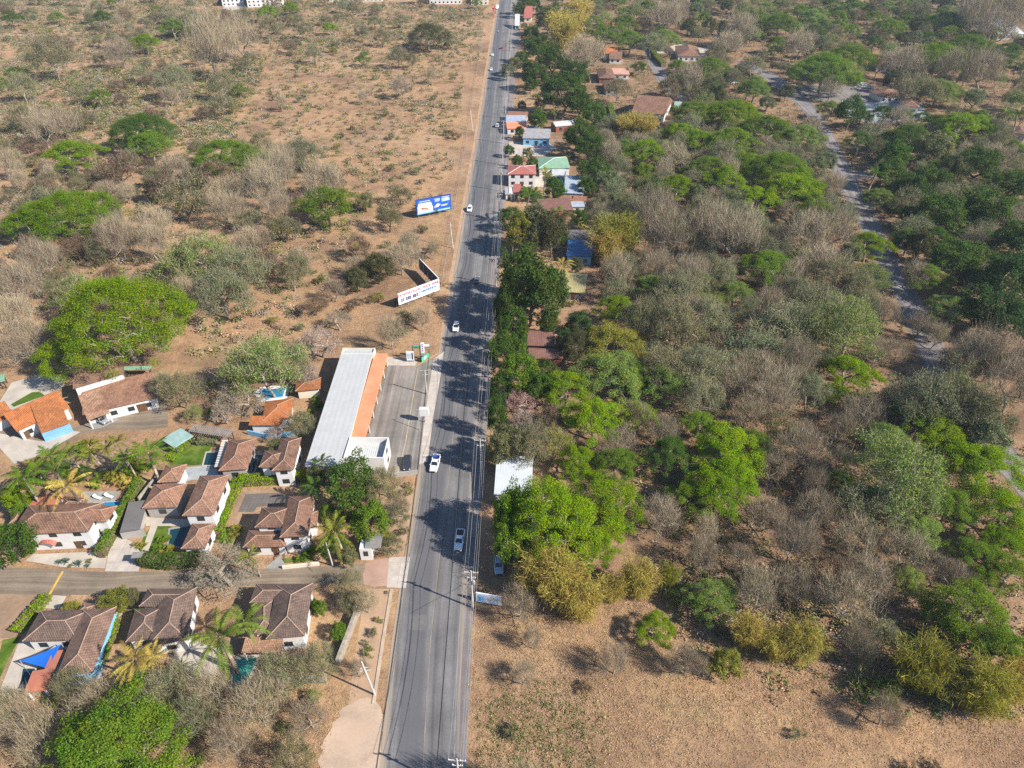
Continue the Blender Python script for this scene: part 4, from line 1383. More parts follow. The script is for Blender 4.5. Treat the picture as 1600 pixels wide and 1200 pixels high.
for k, (dx, z, r, lab) in enumerate([(-1.2, 10.86, .024, 'outer upper power cable on the road side of the pole row'), (.45, 10.86, .024, 'middle upper power cable above the pole row'), (1.2, 10.86, .024, 'inner upper power cable on the tree side of pole row'), (-.7, 9.36, .034, 'thick lower cable on the road side of pole row'), (.7, 9.36, .026, 'thin lower cable on the tree side of pole row')]):
    m = MB()
    line3 = []
    for a, b in zip(tops, tops[1:]):
        for s in [i / 8 for i in range(8)]:
            q = a.lerp(b, s)
            line3.append(Vector((q.x + dx, q.y, z - 4 * .9 * s * (1 - s))))
    line3.append(tops[-1] + Vector((dx, 0, z)))
    m.tube(line3, r, 5)
    tag(m.build('power_cable', M['cable']), lab, 'cable')
# the dark cable that hangs over the near road
m = MB()
A, B = g(697, 1010, 8.5), g(681, 1215, 8.5)
e = (A - B).normalized()
m.tube([A + e * s + Vector((0, 0, .02 * (s / 10) ** 2)) for s in (95, 70, 45, 20, 0, -20, -40)][::-1], .075, 6)
tag(m.build('power_cable', M['cableb']), 'black slack cable hanging over the near end of road', 'cable')


def stick(name, label, cat, px, py, tx, ty, h, mat='polec', r=.18, arms=()):
    """a leaning pole whose foot and head the photo shows"""
    a, b = g(px, py), g(tx, ty, h)
    root = tag(empty(name, a), label, cat)
    m = MB(a)
    m.tube([a, a.lerp(b, .5), b], [r, r * .85, r * .65], 9)
    m.build('shaft', M[mat], root)
    for s, w_ in arms:
        m = MB(a)
        q = a.lerp(b, s)
        m.tube([q + Vector((-w_, 0, 0)), q + Vector((w_, .3, 0))], .06, 6)
        m.build('crossarm', M[mat], root)
    return root


stick('utility_pole', 'leaning pale pole beside stone wall on sandy verge', 'power pole', 586, 1086, 565, 1034, 9.5, arms=((.72, .9), (.8, .6)))
stick('utility_pole', 'slim pale pole with crossarms at roadside of the car park', 'power pole', 667, 616, 663.5, 578, 8.0, arms=((.97, 1.2), (.8, .7)))
stick('street_lamp', 'thin white lamp pole on car park edge below white sign', 'street lamp', 655, 672, 653, 640, 6.0, 'metal', .09, arms=((.98, .5),))
stick('utility_pole', 'thin grey pole at street mouth beside orange palm', 'power pole', 520, 884, 509, 848, 8.5, arms=((.9, .8),))
stick('utility_pole', 'weathered pole in field left of the road below blue billboard', 'power pole', 708, 388, 703, 347, 9.5, arms=((.9, .6),))
stick('utility_pole', 'weathered pole in field left of road beyond blue billboard', 'power pole', 739, 205, 735, 172, 9.5, arms=((.9, .6),))
# stay wire of the second pole
m = MB()
a, b = g(737.5, 947, 10.2), g(721, 915)
m.tube([a, b], .03, 5)
tag(m.build('stay_wire', M['cable']), 'pale slanting stay wire at pole near fallen signboard', 'wire')

# wire fence on the left
A = [(668, 560), (692, 470), (704, 400), (712, 350), (724, 285), (735, 215), (745, 150), (756, 80), (764, 30)]
A = [(x - 6, y) for x, y in A]
Pf = [g(*q) for q in A][1:]
root = tag(empty('wire_fence', Pf[0]), 'weathered post and wire fence along left verge of the road', 'fence')
m = MB(Pf[0])
for z in (.5, 1.0, 1.35):
    m.tube([q + Vector((0, 0, z)) for q in Pf], .02, 4)
m.build('wire', M['cable'], root)
for a, b in zip(Pf, Pf[1:]):
    n = max(2, int((b - a).length / 7))
    for k in range(n):
        q = a.lerp(b, k / n)
        m = MB(Pf[0])
        m.tube([q, q + Vector((rnd.uniform(-.1, .1), 0, 1.5))], .1, 6)
        m.build('post', M['greywood'], root)


# ------------------------------------------------------------------ signs
def text(body, size, mat, parent, loc, rot, name='lettering', depth=.01):
    cu = bpy.data.curves.new(name, 'FONT')
    cu.body = body
    cu.size = size
    cu.align_x = 'CENTER'
    cu.align_y = 'CENTER'
    cu.extrude = depth
    cu.offset = .03
    tmp = bpy.data.objects.new('tmp', cu)
    COL.objects.link(tmp)
    dg = bpy.context.evaluated_depsgraph_get()
    me = bpy.data.meshes.new_from_object(tmp.evaluated_get(dg))
    bpy.data.objects.remove(tmp)
    me.materials.clear()
    me.materials.append(M[mat])
    o = bpy.data.objects.new(name, me)
    COL.objects.link(o)
    o.parent = parent
    o.location = loc
    o.rotation_euler = rot
    return o


def board(name, label, cat, pl, pr, z0, h, face, back='darkmetal', legs=4, tilt=0.0, legm='metal', zl=None):
    """an upright panel between two ground pixels; local x runs along it, -y is its face"""
    a, b = g(*pl), g(*pr)
    d = b - a
    L = d.length
    root = tag(empty(name, a, math.atan2(d.y, d.x)), label, cat)
    m = MB()
    m.box(0, L, 0, .25, z0, z0 + h)
    m.build('panel', M[face], root)
    m = MB()
    m.box(-.04, L + .04, .252, .34, z0 + .02, z0 + h - .02)
    m.build('backing', M[back], root)
    for k in range(legs):
        x = L * (.06 + .88 * k / max(1, legs - 1))
        m = MB()
        m.tube([(x, .42, -.1), (x, .42, z0 + h * .85)], .09, 7)
        m.build('leg', M[legm], root)
        m = MB()
        m.tube([(x, 2.2, 0), (x, .45, z0 + h * .6)], .05, 6)
        m.build('brace', M[legm], root)
    n = Vector((d.y, -d.x, 0)).normalized()
    if name == 'billboard' and L > 10:
        KEEP.append([tuple(q[:2]) for q in (a, b, b + n * 16, a + n * 16)])
    LAND.append(('the ' + label.split(' with')[0], a.lerp(b, .5)))
    return root, L


def poster(root, polys, name='poster', y=-.015):
    mats, idx = [], {}
    m = MB()
    for k, (mt, pts) in enumerate(polys):
        if mt not in idx:
            idx[mt] = len(mats)
            mats.append(M[mt])
        m.face([(x, y - .006 * k, z) for x, z in pts], idx[mt])
    return m.build(name, mats, root)


def rc(x0, x1, z0, z1):
    return [(x0, z0), (x1, z0), (x1, z1), (x0, z1)]


root, L = board('billboard', 'blue billboard with white bed picture left of road', 'billboard', (652, 342), (705.5, 331.5), 1.3, 6.3, 'navy')
z = 1.3
pl = [('bluep', rc(.2, L - .2, z + .25, z + 6.1)), ('lblue', rc(.2, L - .5, z + .3, z + .9)),
      ('palew', [(.5, z + .9), (L * .46, z + .9), (L * .47, z + 2.2), (L * .42, z + 4.6), (1.0, z + 4.6), (.5, z + 3)]),
      ('skin', [(2.0, z + 2.0), (3.2, z + 1.9), (4.6, z + 1.5), (5.2, z + 2.1), (4.0, z + 2.5), (2.4, z + 2.9)]),
      ('redwall', [(1.9, z + 2.2), (2.7, z + 2.1), (2.8, z + 2.8), (2.1, z + 2.9)]),
      ('palew', [(L * .5, z + 2.0), (L * .62, z + 2.0), (L * .7, z + 3.0), (L * .6, z + 3.4)]), ('palew', [(L * .7, z + 2.2), (L * .86, z + 2.1), (L * .94, z + 3.2), (L * .88, z + 2.6), (L * .72, z + 2.5)]),
      ('lblue', rc(L * .73, L * .96, z + 3.9, z + 5.2))]
for x0, x1, zz in ((.09, .4, 5.15), (.52, .68, 5.2), (.54, .68, 4.75), (.53, .67, 4.3), (.74, .95, 5.5), (.76, .9, 4.95), (.78, .92, 4.55), (.8, .93, 4.15)):
    pl.append(('palew', rc(L * x0, L * x1, z + zz, z + zz + .2)))
poster(root, pl)
root2, L = board('billboard', 'long white roadside billboard with red lettering and dark photo strip', 'billboard', (624, 483), (687, 459), 1.4, 4.0, 'palew', legs=6)
z = 1.4
pl = [('navy', rc(L * .06, L * .48, z + .7, z + 1.9))]
for k in range(7):
    x = L * (.075 + k * .057)
    pl.append((('greywall', 'palew', 'stone', 'greywood', 'palew', 'mdark', 'greywall')[k], rc(x, x + L * .04, z + .85, z + 1.75)))
pl += [('lblue', rc(L * .5, L * .52, z + .5, z + 2.2)), ('msalmon', rc(L * .55, L * .95, z + .45, z + .62)), ('lblue', rc(L * .55, L * .9, z + .85, z + .98))]
poster(root2, pl)
text('DOWNSTALLEC POOL APER', L * .078, 'redtext', root2, (L * .5, -.06, z + 3.05), (R(90), 0, 0))
text('TAMARINDO', L * .078, 'bluetext', root2, (L * .73, -.06, z + 1.8), (R(90), 0, 0))
root3, L = board('billboard', 'dark back of second billboard in V behind long white billboard', 'billboard', (687.5, 457.5), (657, 425), 1.4, 4.0, 'palew', legs=5)
root4, L = board('signboard', 'low pale signboard under bare trees beside road', 'signboard', (744, 942), (783, 949), .5, 2.6, 'palew', legs=3)
poster(root4, [('lblue', rc(.35, 1.6, .75, 2.7)), ('bluewall', rc(.5, .9, 1.0, 2.4)), ('greywall', rc(L * .45, L * .62, 1.5, 1.7)), ('greywall', rc(L * .68, L * .92, 2.1, 2.25)), ('greywall', rc(L * .7, L * .9, 1.75, 1.85))])
root5, L = board('signboard', 'white notice board with grey printing at the car park edge', 'signboard', (636, 566), (647.5, 566), .6, 3.0, 'palew', legs=2)
poster(root5, [('greywall', rc(L * .12, L * .35, 1.2 + k * .5, 1.45 + k * .5)) for k in range(4)] + [('frame', rc(L * .72, L * .9, 1.0, 3.2))] + [('lblue', rc(L * .42, L * .65, 1.2 + k * .5, 1.45 + k * .5)) for k in range(4)])
# totem with two arms
c = g(646.5, 564)
root = tag(empty('gantry_sign', c), 'dark two-post sign frame with green top panel', 'sign')
for x in (0, 2.0):
    m = MB()
    m.box(x - .12, x + .12, -.12, .12, 0, 5.2)
    m.build('post', M['darkmetal'], root)
m = MB()
m.box(.14, 1.86, -.1, .1, 4.4, 5.1)
m.build('panel', M['green'], root)
m = MB()
m.box(.4, 1.6, -.14, -.11, 4.65, 4.85)
m.build('lettering', M['navy'], root)
for z in (.9, 1.5):
    m = MB()
    m.box(.14, 1.86, -.04, .04, z, z + .08)
    m.build('rail', M['darkmetal'], root)
c = g(662, 562)
root = tag(empty('sign_tower', c), 'white sign tower with blue mark and side arm panel', 'sign')
m = MB()
m.box(-.35, .35, -.2, .2, 0, 4.6)
m.build('post', M['greywall'], root)
m = MB()
m.box(-.42, .42, -.28, .28, 2.4, 5.6)
pn = m.build('panel', M['palew'], root)
for z_ in (3.1, 3.8, 4.5, 5.1):
    m = MB()
    m.box(-.15, .15, -.31, -.285, z_, z_ + .3)
    m.build('lettering', M['navy'], pn)
m = MB()
m.box(.45, 1.9, -.08, .08, 4.5, 5.2)
m.build('arm_panel', M['palew'], root)
root6, L = board('signboard', 'small slanting green and white sign on car park kerb', 'signboard', (659.5, 567), (670.5, 559), .3, 1.3, 'green', legs=2)
poster(root6, [('palew', [(L * .25, .5), (L * .55, .5), (L * .7, 1.4), (L * .4, 1.4)])])
# square white sign box and its pole
c = g(664, 660)
root = tag(empty('sign_box', c), 'square white sign box on short post at car park edge', 'sign')
m = MB()
m.tube([(0, 0, 0), (0, 0, 3.0)], .12, 8)
m.build('post', M['metal'], root)
m = MB()
m.box(-1.05, 1.2, -.5, .5, 2.4, 4.6)
m.build('box', M['white'], root)
LAND.append(('the square white sign box', c))
# far red flags by the road end
for px, py, h in ((770.5, 30, 3.6), (773, 24, 4.2), (770, 22, 3.8), (772, 17, 4.0)):
    c = g(px, py)
    root = tag(empty('feather_flag', c), 'far red feather flag on left verge near road end', 'flag', 'red flags by the road end')
    m = MB()
    m.tube([(0, 0, 0), (0, 0, h)], .04, 6)
    m.build('pole', M['metal'], root)
    m = MB()
    m.solid([[(.05, -.02, 1.0), (1.0, -.02, 1.2), (1.0, .02, 1.2), (.05, .02, 1.0)], [(.05, -.02, 2.4), (1.2, .1, 2.6), (1.2, .14, 2.6), (.05, .02, 2.4)], [(.05, -.02, h), (.7, 0, h + .1), (.7, .04, h + .1), (.05, .02, h)]])
    m.build('banner', M['red'], root)
# sun loungers by the blue pool
for i, (px, py) in enumerate(((153, 779), (171, 777))):
    c = g(px, py)
    root = tag(empty('sun_lounger', c, R(70)), ('left' if i == 0 else 'right') + ' white sun lounger beside blue pool of white villa', 'sun lounger')
    m = MB()
    m.box(-.35, .35, -1.0, .4, .3, .42)
    m.build('seat', M['white'], root)
    m = MB()
    m.solid([[(-.35, .4, .32), (.35, .4, .32), (.35, 1.0, .8), (-.35, 1.0, .8)], [(-.35, .38, .42), (.35, .38, .42), (.35, .95, .9), (-.35, .95, .9)]])
    m.build('backrest', M['white'], root)
    for x in (-.3, .3):
        for y in (-.9, .35):
            m = MB()
            m.box(x - .04, x + .04, y - .04, y + .04, .03, .3)
            m.build('leg', M['metal'], root)
# white ring-shaped play frame far right
c = g(1350, 140)
root = tag(empty('play_frame', c), 'far white curved play frame on paved playground', 'play frame')
for k in range(3):
    m = MB()
    r = 6 - k * 1.5
    m.tube([(r * math.cos(t), r * .6 * math.sin(t), .4 + 1.2 * k + .8 * math.sin(t * .5)) for t in [2 * math.pi * i / 24 for i in range(25)]], .18, 6)
    m.build('ring', M['white'], root)
for k in range(4):
    t = math.pi / 4 + k * math.pi / 2
    m = MB()
    m.tube([(6 * math.cos(t), 3.6 * math.sin(t), 0), (3 * math.cos(t), 1.8 * math.sin(t), 3.2)], .12, 6)
    m.build('post', M['white'], root)

# ------------------------------------------------------------------ vegetation
def npmesh(name, parts, mats):
    """parts: (verts (n,3), quads (k,4), material index, tint or None)"""
    V = np.concatenate([p[0] for p in parts])
    off, Q, mi = 0, [], []
    for p in parts:
        Q.append(p[1] + off)
        off += len(p[0])
        mi.append(np.full(len(p[1]), p[2]))
    Q, mi = np.concatenate(Q), np.concatenate(mi)
    me = bpy.data.meshes.new(name)
    me.vertices.add(len(V))
    me.vertices.foreach_set('co', V.astype(np.float32).ravel())
    me.loops.add(len(Q) * 4)
    me.loops.foreach_set('vertex_index', Q.astype(np.int32).ravel())
    me.polygons.add(len(Q))
    me.polygons.foreach_set('loop_start', np.arange(len(Q), dtype=np.int32) * 4)
    me.polygons.foreach_set('material_index', mi.astype(np.int32))
    for m in mats:
        me.materials.append(m)
    if len(parts[0]) > 3 and parts[0][3] is not None:
        T = np.concatenate([p[3] for p in parts])
        at = me.color_attributes.new('tint', 'FLOAT_COLOR', 'POINT')
        at.data.foreach_set('color', np.concatenate([T, np.ones((len(T), 1))], 1).astype(np.float32).ravel())
    me.update(calc_edges=True)
    return me


def unit(a):
    return a / np.maximum(np.linalg.norm(a, axis=-1, keepdims=True), 1e-9)


def quads(P, N, s, asp=.6):
    """leaf quads at P facing N with sizes s"""
    n = len(P)
    a = unit(np.cross(N, unit(rng.normal(size=(n, 3)))))
    b = np.cross(N, a)
    s = np.broadcast_to(s, (n,))[:, None]
    a, b = a * s * .5, b * s * .5 * asp
    V = np.stack([P - a, P - b, P + a, P + b], 1).reshape(-1, 3)
    return V, np.arange(4 * n).reshape(n, 4)


def ribbons(A, B, w):
    d = unit(B - A)
    n = len(A)
    t = unit(np.cross(d, unit(rng.normal(size=(n, 3))))) * (np.broadcast_to(w, (n,))[:, None] * .5)
    V = np.stack([A - t, A + t, B + t * .4, B - t * .4], 1).reshape(-1, 3)
    return V, np.arange(4 * n).reshape(n, 4)


def tubes(A, B, ra, rb, n=5):
    k = len(A)
    d = unit(B - A)
    ref = np.where(np.abs(d[:, 2:3]) < .9, np.array([[0, 0, 1.]]), np.array([[1., 0, 0]]))
    a = unit(np.cross(d, ref))
    b = np.cross(d, a)
    th = np.arange(n) * 2 * np.pi / n
    c, s = np.cos(th)[None, :, None], np.sin(th)[None, :, None]
    ring = a[:, None] * c + b[:, None] * s
    V = np.concatenate([A[:, None] + ring * ra[:, None, None], B[:, None] + ring * rb[:, None, None]], 1).reshape(-1, 3)
    i = np.arange(n)
    q = np.stack([i, (i + 1) % n, (i + 1) % n + n, i + n], 1)
    return V, (q[None] + (np.arange(k) * 2 * n)[:, None, None]).reshape(-1, 4)


def skeleton(tips, th, rmin=.035, lean=.6, rise=.12):
    l = rng.normal(size=2) * lean
    nodes = [np.array([0, 0, -.15]), np.array([l[0] * .4, l[1] * .4, th * .5]), np.array([l[0], l[1], th])]
    par = [-1, 0, 1]
    top = nodes[2]
    leaf = []
    for t in sorted(tips, key=lambda t: np.linalg.norm(t - top)):
        arr = np.array(nodes[2:])
        d = np.linalg.norm(arr - t, axis=1) + 1.5 * np.maximum(0, arr[:, 2] - t[2]) + .12 * np.linalg.norm(arr - top, axis=1)
        j = int(np.argmin(d)) + 2
        a = nodes[j]
        L = np.linalg.norm(t - a)
        k = 2 if L > 1.2 else 1
        for i in range(1, k + 1):
            f = i / k
            q = a + (t - a) * f + rng.normal(size=3) * L * .06 * (f < 1) + np.array([0, 0, rise * L * f * (1 - f) * 4])
            nodes.append(q)
            par.append(j)
            j = len(nodes) - 1
        leaf.append(j)
    cnt = np.zeros(len(nodes))
    for j in leaf:
        while j >= 0:
            cnt[j] += 1
            j = par[j]
    r = rmin * np.maximum(cnt, 1) ** .52
    A = np.array([nodes[p] for p in par[1:]])
    B = np.array(nodes[1:])
    ra = np.array([min(r[p], r[i + 1] * 1.6) for i, p in enumerate(par[1:])])
    return A, B, ra, r[1:]


def dome(n, Rr, z0, rise, jit=.35):
    rr = Rr * np.sqrt(rng.random(n))
    a = rng.random(n) * 2 * np.pi
    lob = 1 + .14 * np.sin(3 * a + rng.random() * 6) + .1 * np.sin(5 * a + rng.random() * 6)
    z = z0 + (1 - (rr / Rr) ** 2) * rise + rng.normal(size=n) * jit
    return np.stack([rr * lob * np.cos(a), rr * lob * np.sin(a), z], 1)


def ball(n, Rr, zc, rz, lo=-.5, inner=.55):
    v = unit(rng.normal(size=(n * 3, 3)))
    v = v[v[:, 2] > lo][:n]
    k = (inner + (1 - inner) * rng.random((len(v), 1)) ** .5)
    a = np.arctan2(v[:, 1], v[:, 0])
    lob = (1 + .15 * np.sin(2 * a + rng.random() * 6) + .12 * np.sin(4 * a + rng.random() * 6))[:, None]
    return v * k * lob * np.array([[Rr, Rr, rz]]) + np.array([[0, 0, zc]])


def clumps(tips, n, sp, size, up=.9, asp=.6, keep=1.0):
    m = rng.random(len(tips)) < keep
    C = np.repeat(tips[m], n, 0)
    o = rng.normal(size=C.shape)
    o = unit(o) * rng.random((len(C), 1)) ** .45
    P = C + o * np.array([sp]) * 1.5
    N = unit(rng.normal(size=C.shape) * .8 + np.array([[0, 0, up]]) + o * .6)
    return quads(P, N, size * (.6 + .8 * rng.random(len(P))), asp)


def twigs(tips, n, ln, w, up=.5, ctr=None):
    C = np.repeat(tips, n, 0)
    out = unit(C - (np.array([0, 0, 1.5]) if ctr is None else ctr))
    d = unit(rng.normal(size=C.shape) * .75 + out * .6 + np.array([[0, 0, up]]))
    A = C + rng.normal(size=C.shape) * ln * .3
    L = ln * (.4 + .9 * rng.random((len(C), 1)))
    return ribbons(A, A + d * L, w)


def fronds(n, L, droop, wid, z0, up0, up1, base_r=.15, leaflets=26):
    Vs, Qs, off = [], [], 0
    for i in range(n):
        az = i * 2.399 + rng.normal() * .2
        el = up0 + (up1 - up0) * rng.random()
        l = L * (.8 + .35 * rng.random())
        t = np.linspace(0, 1, 9)
        x = l * (np.cos(el) * t)
        z = l * (np.sin(el) * t - droop * (t ** 2.2) * (1.0 - .25 * np.sin(el)))
        pts = np.stack([(base_r + x) * np.cos(az), (base_r + x) * np.sin(az), z0 + z], 1)
        A, B = pts[:-1], pts[1:]
        V, Q = ribbons(A, B, .09)
        Vs.append(V)
        Qs.append(Q + off)
        off += len(V)
        tt = np.linspace(.12, 1.0, leaflets)
        P = np.stack([np.interp(tt, t, pts[:, k]) for k in range(3)], 1)
        side = np.array([-np.sin(az), np.cos(az), 0])
        fw = unit(np.gradient(P, axis=0))
        wl = wid * np.sin(np.pi * np.clip(.12 + .83 * tt, 0, 1)) ** .7
        for s in (-1, 1):
            d = unit(side * s * .85 + fw * .5 + np.array([0, 0, -.35]) + rng.normal(size=P.shape) * .09)
            w_ = fw * (l / leaflets * .36)
            E = P + d * wl[:, None]
            V = np.stack([P - w_, P + w_, E + w_ * .3, E - w_ * .3], 1).reshape(-1, 3)
            Vs.append(V)
            Qs.append(np.arange(len(V)).reshape(-1, 4) + off)
            off += len(V)
    return np.concatenate(Vs), np.concatenate(Qs)


def proto(kind):
    """(reference radius, height of the crown's middle, [(part name, mesh)])"""
    L, T = M['leaf'], M['twig']
    def tr(sk, mat, n=6):
        return ('trunk', npmesh('trunk', [(*tubes(*sk, n), 0)], [mat]))
    if kind == 'rain':
        tips = np.concatenate([dome(85, 8.3, 6.2, 5.0, .6), dome(22, 8.0, 5.0, 2.5, .5)])
        sk = skeleton(tips, 3.2, .035, .5, .12)
        return 9, 9.2, [tr(sk, M['barkg']), ('crown', npmesh('crown', [(*clumps(tips, 240, (1.0, 1.0, .5), .27, 2.0), 0)], [L]))]
    if kind == 'rainbig':
        tips = np.concatenate([dome(290, 15.2, 8.0, 7.5, .7), dome(60, 15.0, 5.6, 3.5, .6)])
        sk = skeleton(tips, 3.0, .035, .8, .12)
        return 16, 12.2, [tr(sk, M['barkg']), ('crown', npmesh('crown', [(*clumps(tips, 270, (1.25, 1.25, .6), .28, 2.2), 0)], [L]))]
    if kind == 'mango':
        tips = ball(90, 5.0, 6.2, 4.9, -.6)
        sk = skeleton(tips, 2.4, .03, .3)
        return 5.5, 6.6, [tr(sk, M['barkb']), ('crown', npmesh('crown', [(*clumps(tips, 110, (.8, .8, .62), .38, .9), 0)], [L]))]
    if kind == 'feather':
        tips = np.concatenate([dome(80, 5.6, 6.0, 4.4, .8), dome(24, 5.4, 4.4, 2.4, .7)])
        sk = skeleton(tips, 2.4, .02, .6, .1)
        return 6, 7.8, [tr(sk, M['barkg']), ('crown', npmesh('crown', [(*clumps(tips, 85, (.8, .8, .75), .25, 1.0), 0), (*twigs(tips, 14, 1.5, .035, 1.3), 1)], [L, T]))]
    if kind == 'bare':
        tips = ball(110, 4.4, 5.8, 4.6, -.5, .35)
        sk = skeleton(tips, 1.6, .02, .5, 0)
        return 5, 6.4, [tr(sk, M['barkg']), ('crown', npmesh('crown', [(*twigs(tips, 28, 1.9, .034, 1.5), 1), (*clumps(tips, 16, (.8, .8, .6), .2), 0)], [L, T]))]
    if kind == 'blossom':
        tips = ball(75, 4.4, 4.3, 2.8, -.3, .5)
        sk = skeleton(tips, 1.6, .035, .5)
        return 5, 4.6, [tr(sk, M['barkg']), ('crown', npmesh('crown', [(*twigs(tips, 18, 1.0, .035), 1), (*clumps(tips, 46, (.75, .75, .5), .2), 0)], [M['blossom'], T]))]
    if kind == 'dry':
        tips = ball(70, 4.1, 4.6, 3.8, -.5, .45)
        sk = skeleton(tips, 1.5, .022, .4)
        return 4.5, 5.2, [tr(sk, M['barkb']), ('crown', npmesh('crown', [(*clumps(tips, 55, (.85, .85, .6), .28, .6), 0), (*twigs(tips, 14, 1.1, .035, .8), 1)], [L, M['twigp']]))]
    if kind == 'bamboo':
        A, B, P, N = [], [], [], []
        for i in range(95):
            az, lean = rng.random() * 6.28, (.1 + .75 * rng.random() ** 1.1)
            b0 = rng.normal(size=2) * .9
            h = 7.5 + 3.0 * rng.random()
            t = np.linspace(0, 1, 8)
            rr = lean * h * .62 * t ** 1.7
            pts = np.stack([b0[0] + rr * np.cos(az), b0[1] + rr * np.sin(az), h * (t - .22 * lean * t ** 3)], 1)
            A.append(pts[:-1])
            B.append(pts[1:])
            tt = .18 + .82 * rng.random(120)
            q = np.stack([np.interp(tt, t, pts[:, k]) for k in range(3)], 1)
            P.append(q + rng.normal(size=q.shape) * .5 * np.array([1, 1, .8]))
        A, B, P = np.concatenate(A), np.concatenate(B), np.concatenate(P)
        d = unit(rng.normal(size=P.shape) * .6 + np.array([[0, 0, -.35]]) + unit(P * np.array([1, 1, 0])) * .5)
        lv = ribbons(P, P + d * (.5 + .6 * rng.random((len(P), 1))), .085)
        cu = tubes(A, B, np.full(len(A), .045), np.full(len(A), .035), 4)
        return 5.2, 5.2, [('stem', npmesh('culms', [(*cu, 0)], [M['culm']])), ('crown', npmesh('crown', [(*lv, 0)], [L]))]
    if kind == 'palm':
        t = np.linspace(0, 1, 8)
        l = rng.normal(size=2) * .7
        pts = np.stack([l[0] * t ** 2, l[1] * t ** 2, 7.5 * t - .1], 1)
        sk = (pts[:-1], pts[1:], np.linspace(.24, .16, 7), np.linspace(.22, .15, 7))
        V, Q = fronds(17, 3.7, .5, .55, 7.4, -.1, 1.1, .15, 24)
        V = V + np.array([l[0], l[1], 0])
        nu = unit(rng.normal(size=(9, 3)))
        npos = np.array([l[0], l[1], 7.1]) + nu * .3
        return 3.3, 7.2, [tr(sk, M['palmbark'], 8), ('crown', npmesh('crown', [(V, Q, 0)], [L]))]
    if kind == 'areca':
        parts = []
        for i in range(7):
            V, Q = fronds(8, 1.9, .55, .5, .5 + .5 * rng.random(), .5, 1.3, .05, 18)
            parts.append((V + np.append(rng.normal(size=2) * .75, 0), Q, 0))
        a = np.concatenate([rng.normal(size=(12, 2)) * .6, np.full((12, 1), -.1)], 1)
        b = a * np.array([1.2, 1.2, 0]) + np.array([0, 0, 1.1])
        return 2.4, 1.5, [('stem', npmesh('stems', [(*tubes(a, b, np.full(12, .07), np.full(12, .05), 5), 0)], [M['culm']])), ('crown', npmesh('crown', parts, [L]))]
    if kind == 'shrub':
        tips = ball(26, 1.65, 1.15, 1.05, -.3, .4)
        sk = skeleton(tips, .35, .018, .15)
        return 1.9, 1.3, [('stem', npmesh('stem', [(*tubes(*sk, 4), 0)], [M['barkb']])), ('crown', npmesh('crown', [(*clumps(tips, 30, (.38, .38, .3), .24, .6), 0), (*twigs(tips, 7, .6, .035, .5, np.array([0, 0, 0])), 1)], [L, T]))]
    if kind == 'agave':
        V, Q = [], []
        n = 26
        az = np.arange(n) * 2.399
        el = .25 + 1.0 * np.arange(n) / n
        d = np.stack([np.cos(az) * np.cos(el), np.sin(az) * np.cos(el), np.sin(el)], 1)
        A = np.zeros((n, 3)) + np.array([0, 0, .1])
        B = A + d * 1.0
        C = B + d * .35 + np.array([0, 0, -.05])
        t = np.stack([-np.sin(az), np.cos(az), 0 * az], 1)
        V = np.stack([A - t * .07, A + t * .07, B + t * .1, B - t * .1, C, C], 1).reshape(-1, 3)
        Q = np.concatenate([np.array([0, 1, 2, 3]) + 6 * np.arange(n)[:, None], np.array([3, 2, 4, 5]) + 6 * np.arange(n)[:, None]])
        return 1.2, .6, [('rosette', npmesh('rosette', [(V, Q, 0)], [L]))]


NVAR = dict(rain=4, rainbig=2, mango=3, feather=4, bare=4, blossom=2, dry=3, bamboo=3, palm=4, areca=2, shrub=4, agave=1)
PROTO = {k: [proto(k) for _ in range(n)] for k, n in NVAR.items()}
NAME = dict(rain='rain_tree', rainbig='rain_tree', mango='mango_tree', feather='thorn_tree', bare='leafless_tree', blossom='blossom_tree', dry='dry_tree', bamboo='bamboo_clump', palm='coconut_palm', areca='cane_palm', shrub='shrub', agave='agave')
CAT = dict(rain='tree', mango='tree', feather='tree', bare='tree', blossom='tree', dry='tree', bamboo='bamboo', palm='palm', areca='palm', shrub='shrub', agave='plant')
COLOUR = dict(L=(.17, .24, .04), B=(.185, .285, .007), b=(.145, .225, .02), G=(.075, .135, .018), D=(.078, .13, .022), d=(.06, .108, .03), F=(.2, .225, .11), f=(.19, .265, .055), O=(.185, .185, .08), o=(.11, .115, .045),
              Y=(.44, .345, .08), y=(.24, .235, .035), T=(.2, .135, .075), t=(.14, .09, .05), W=(.29, .255, .18), P=(.5, .36, .33), p=(.52, .26, .27), A=(.16, .22, .17), R=(.3, .11, .02), M=(.35, .05, .15))
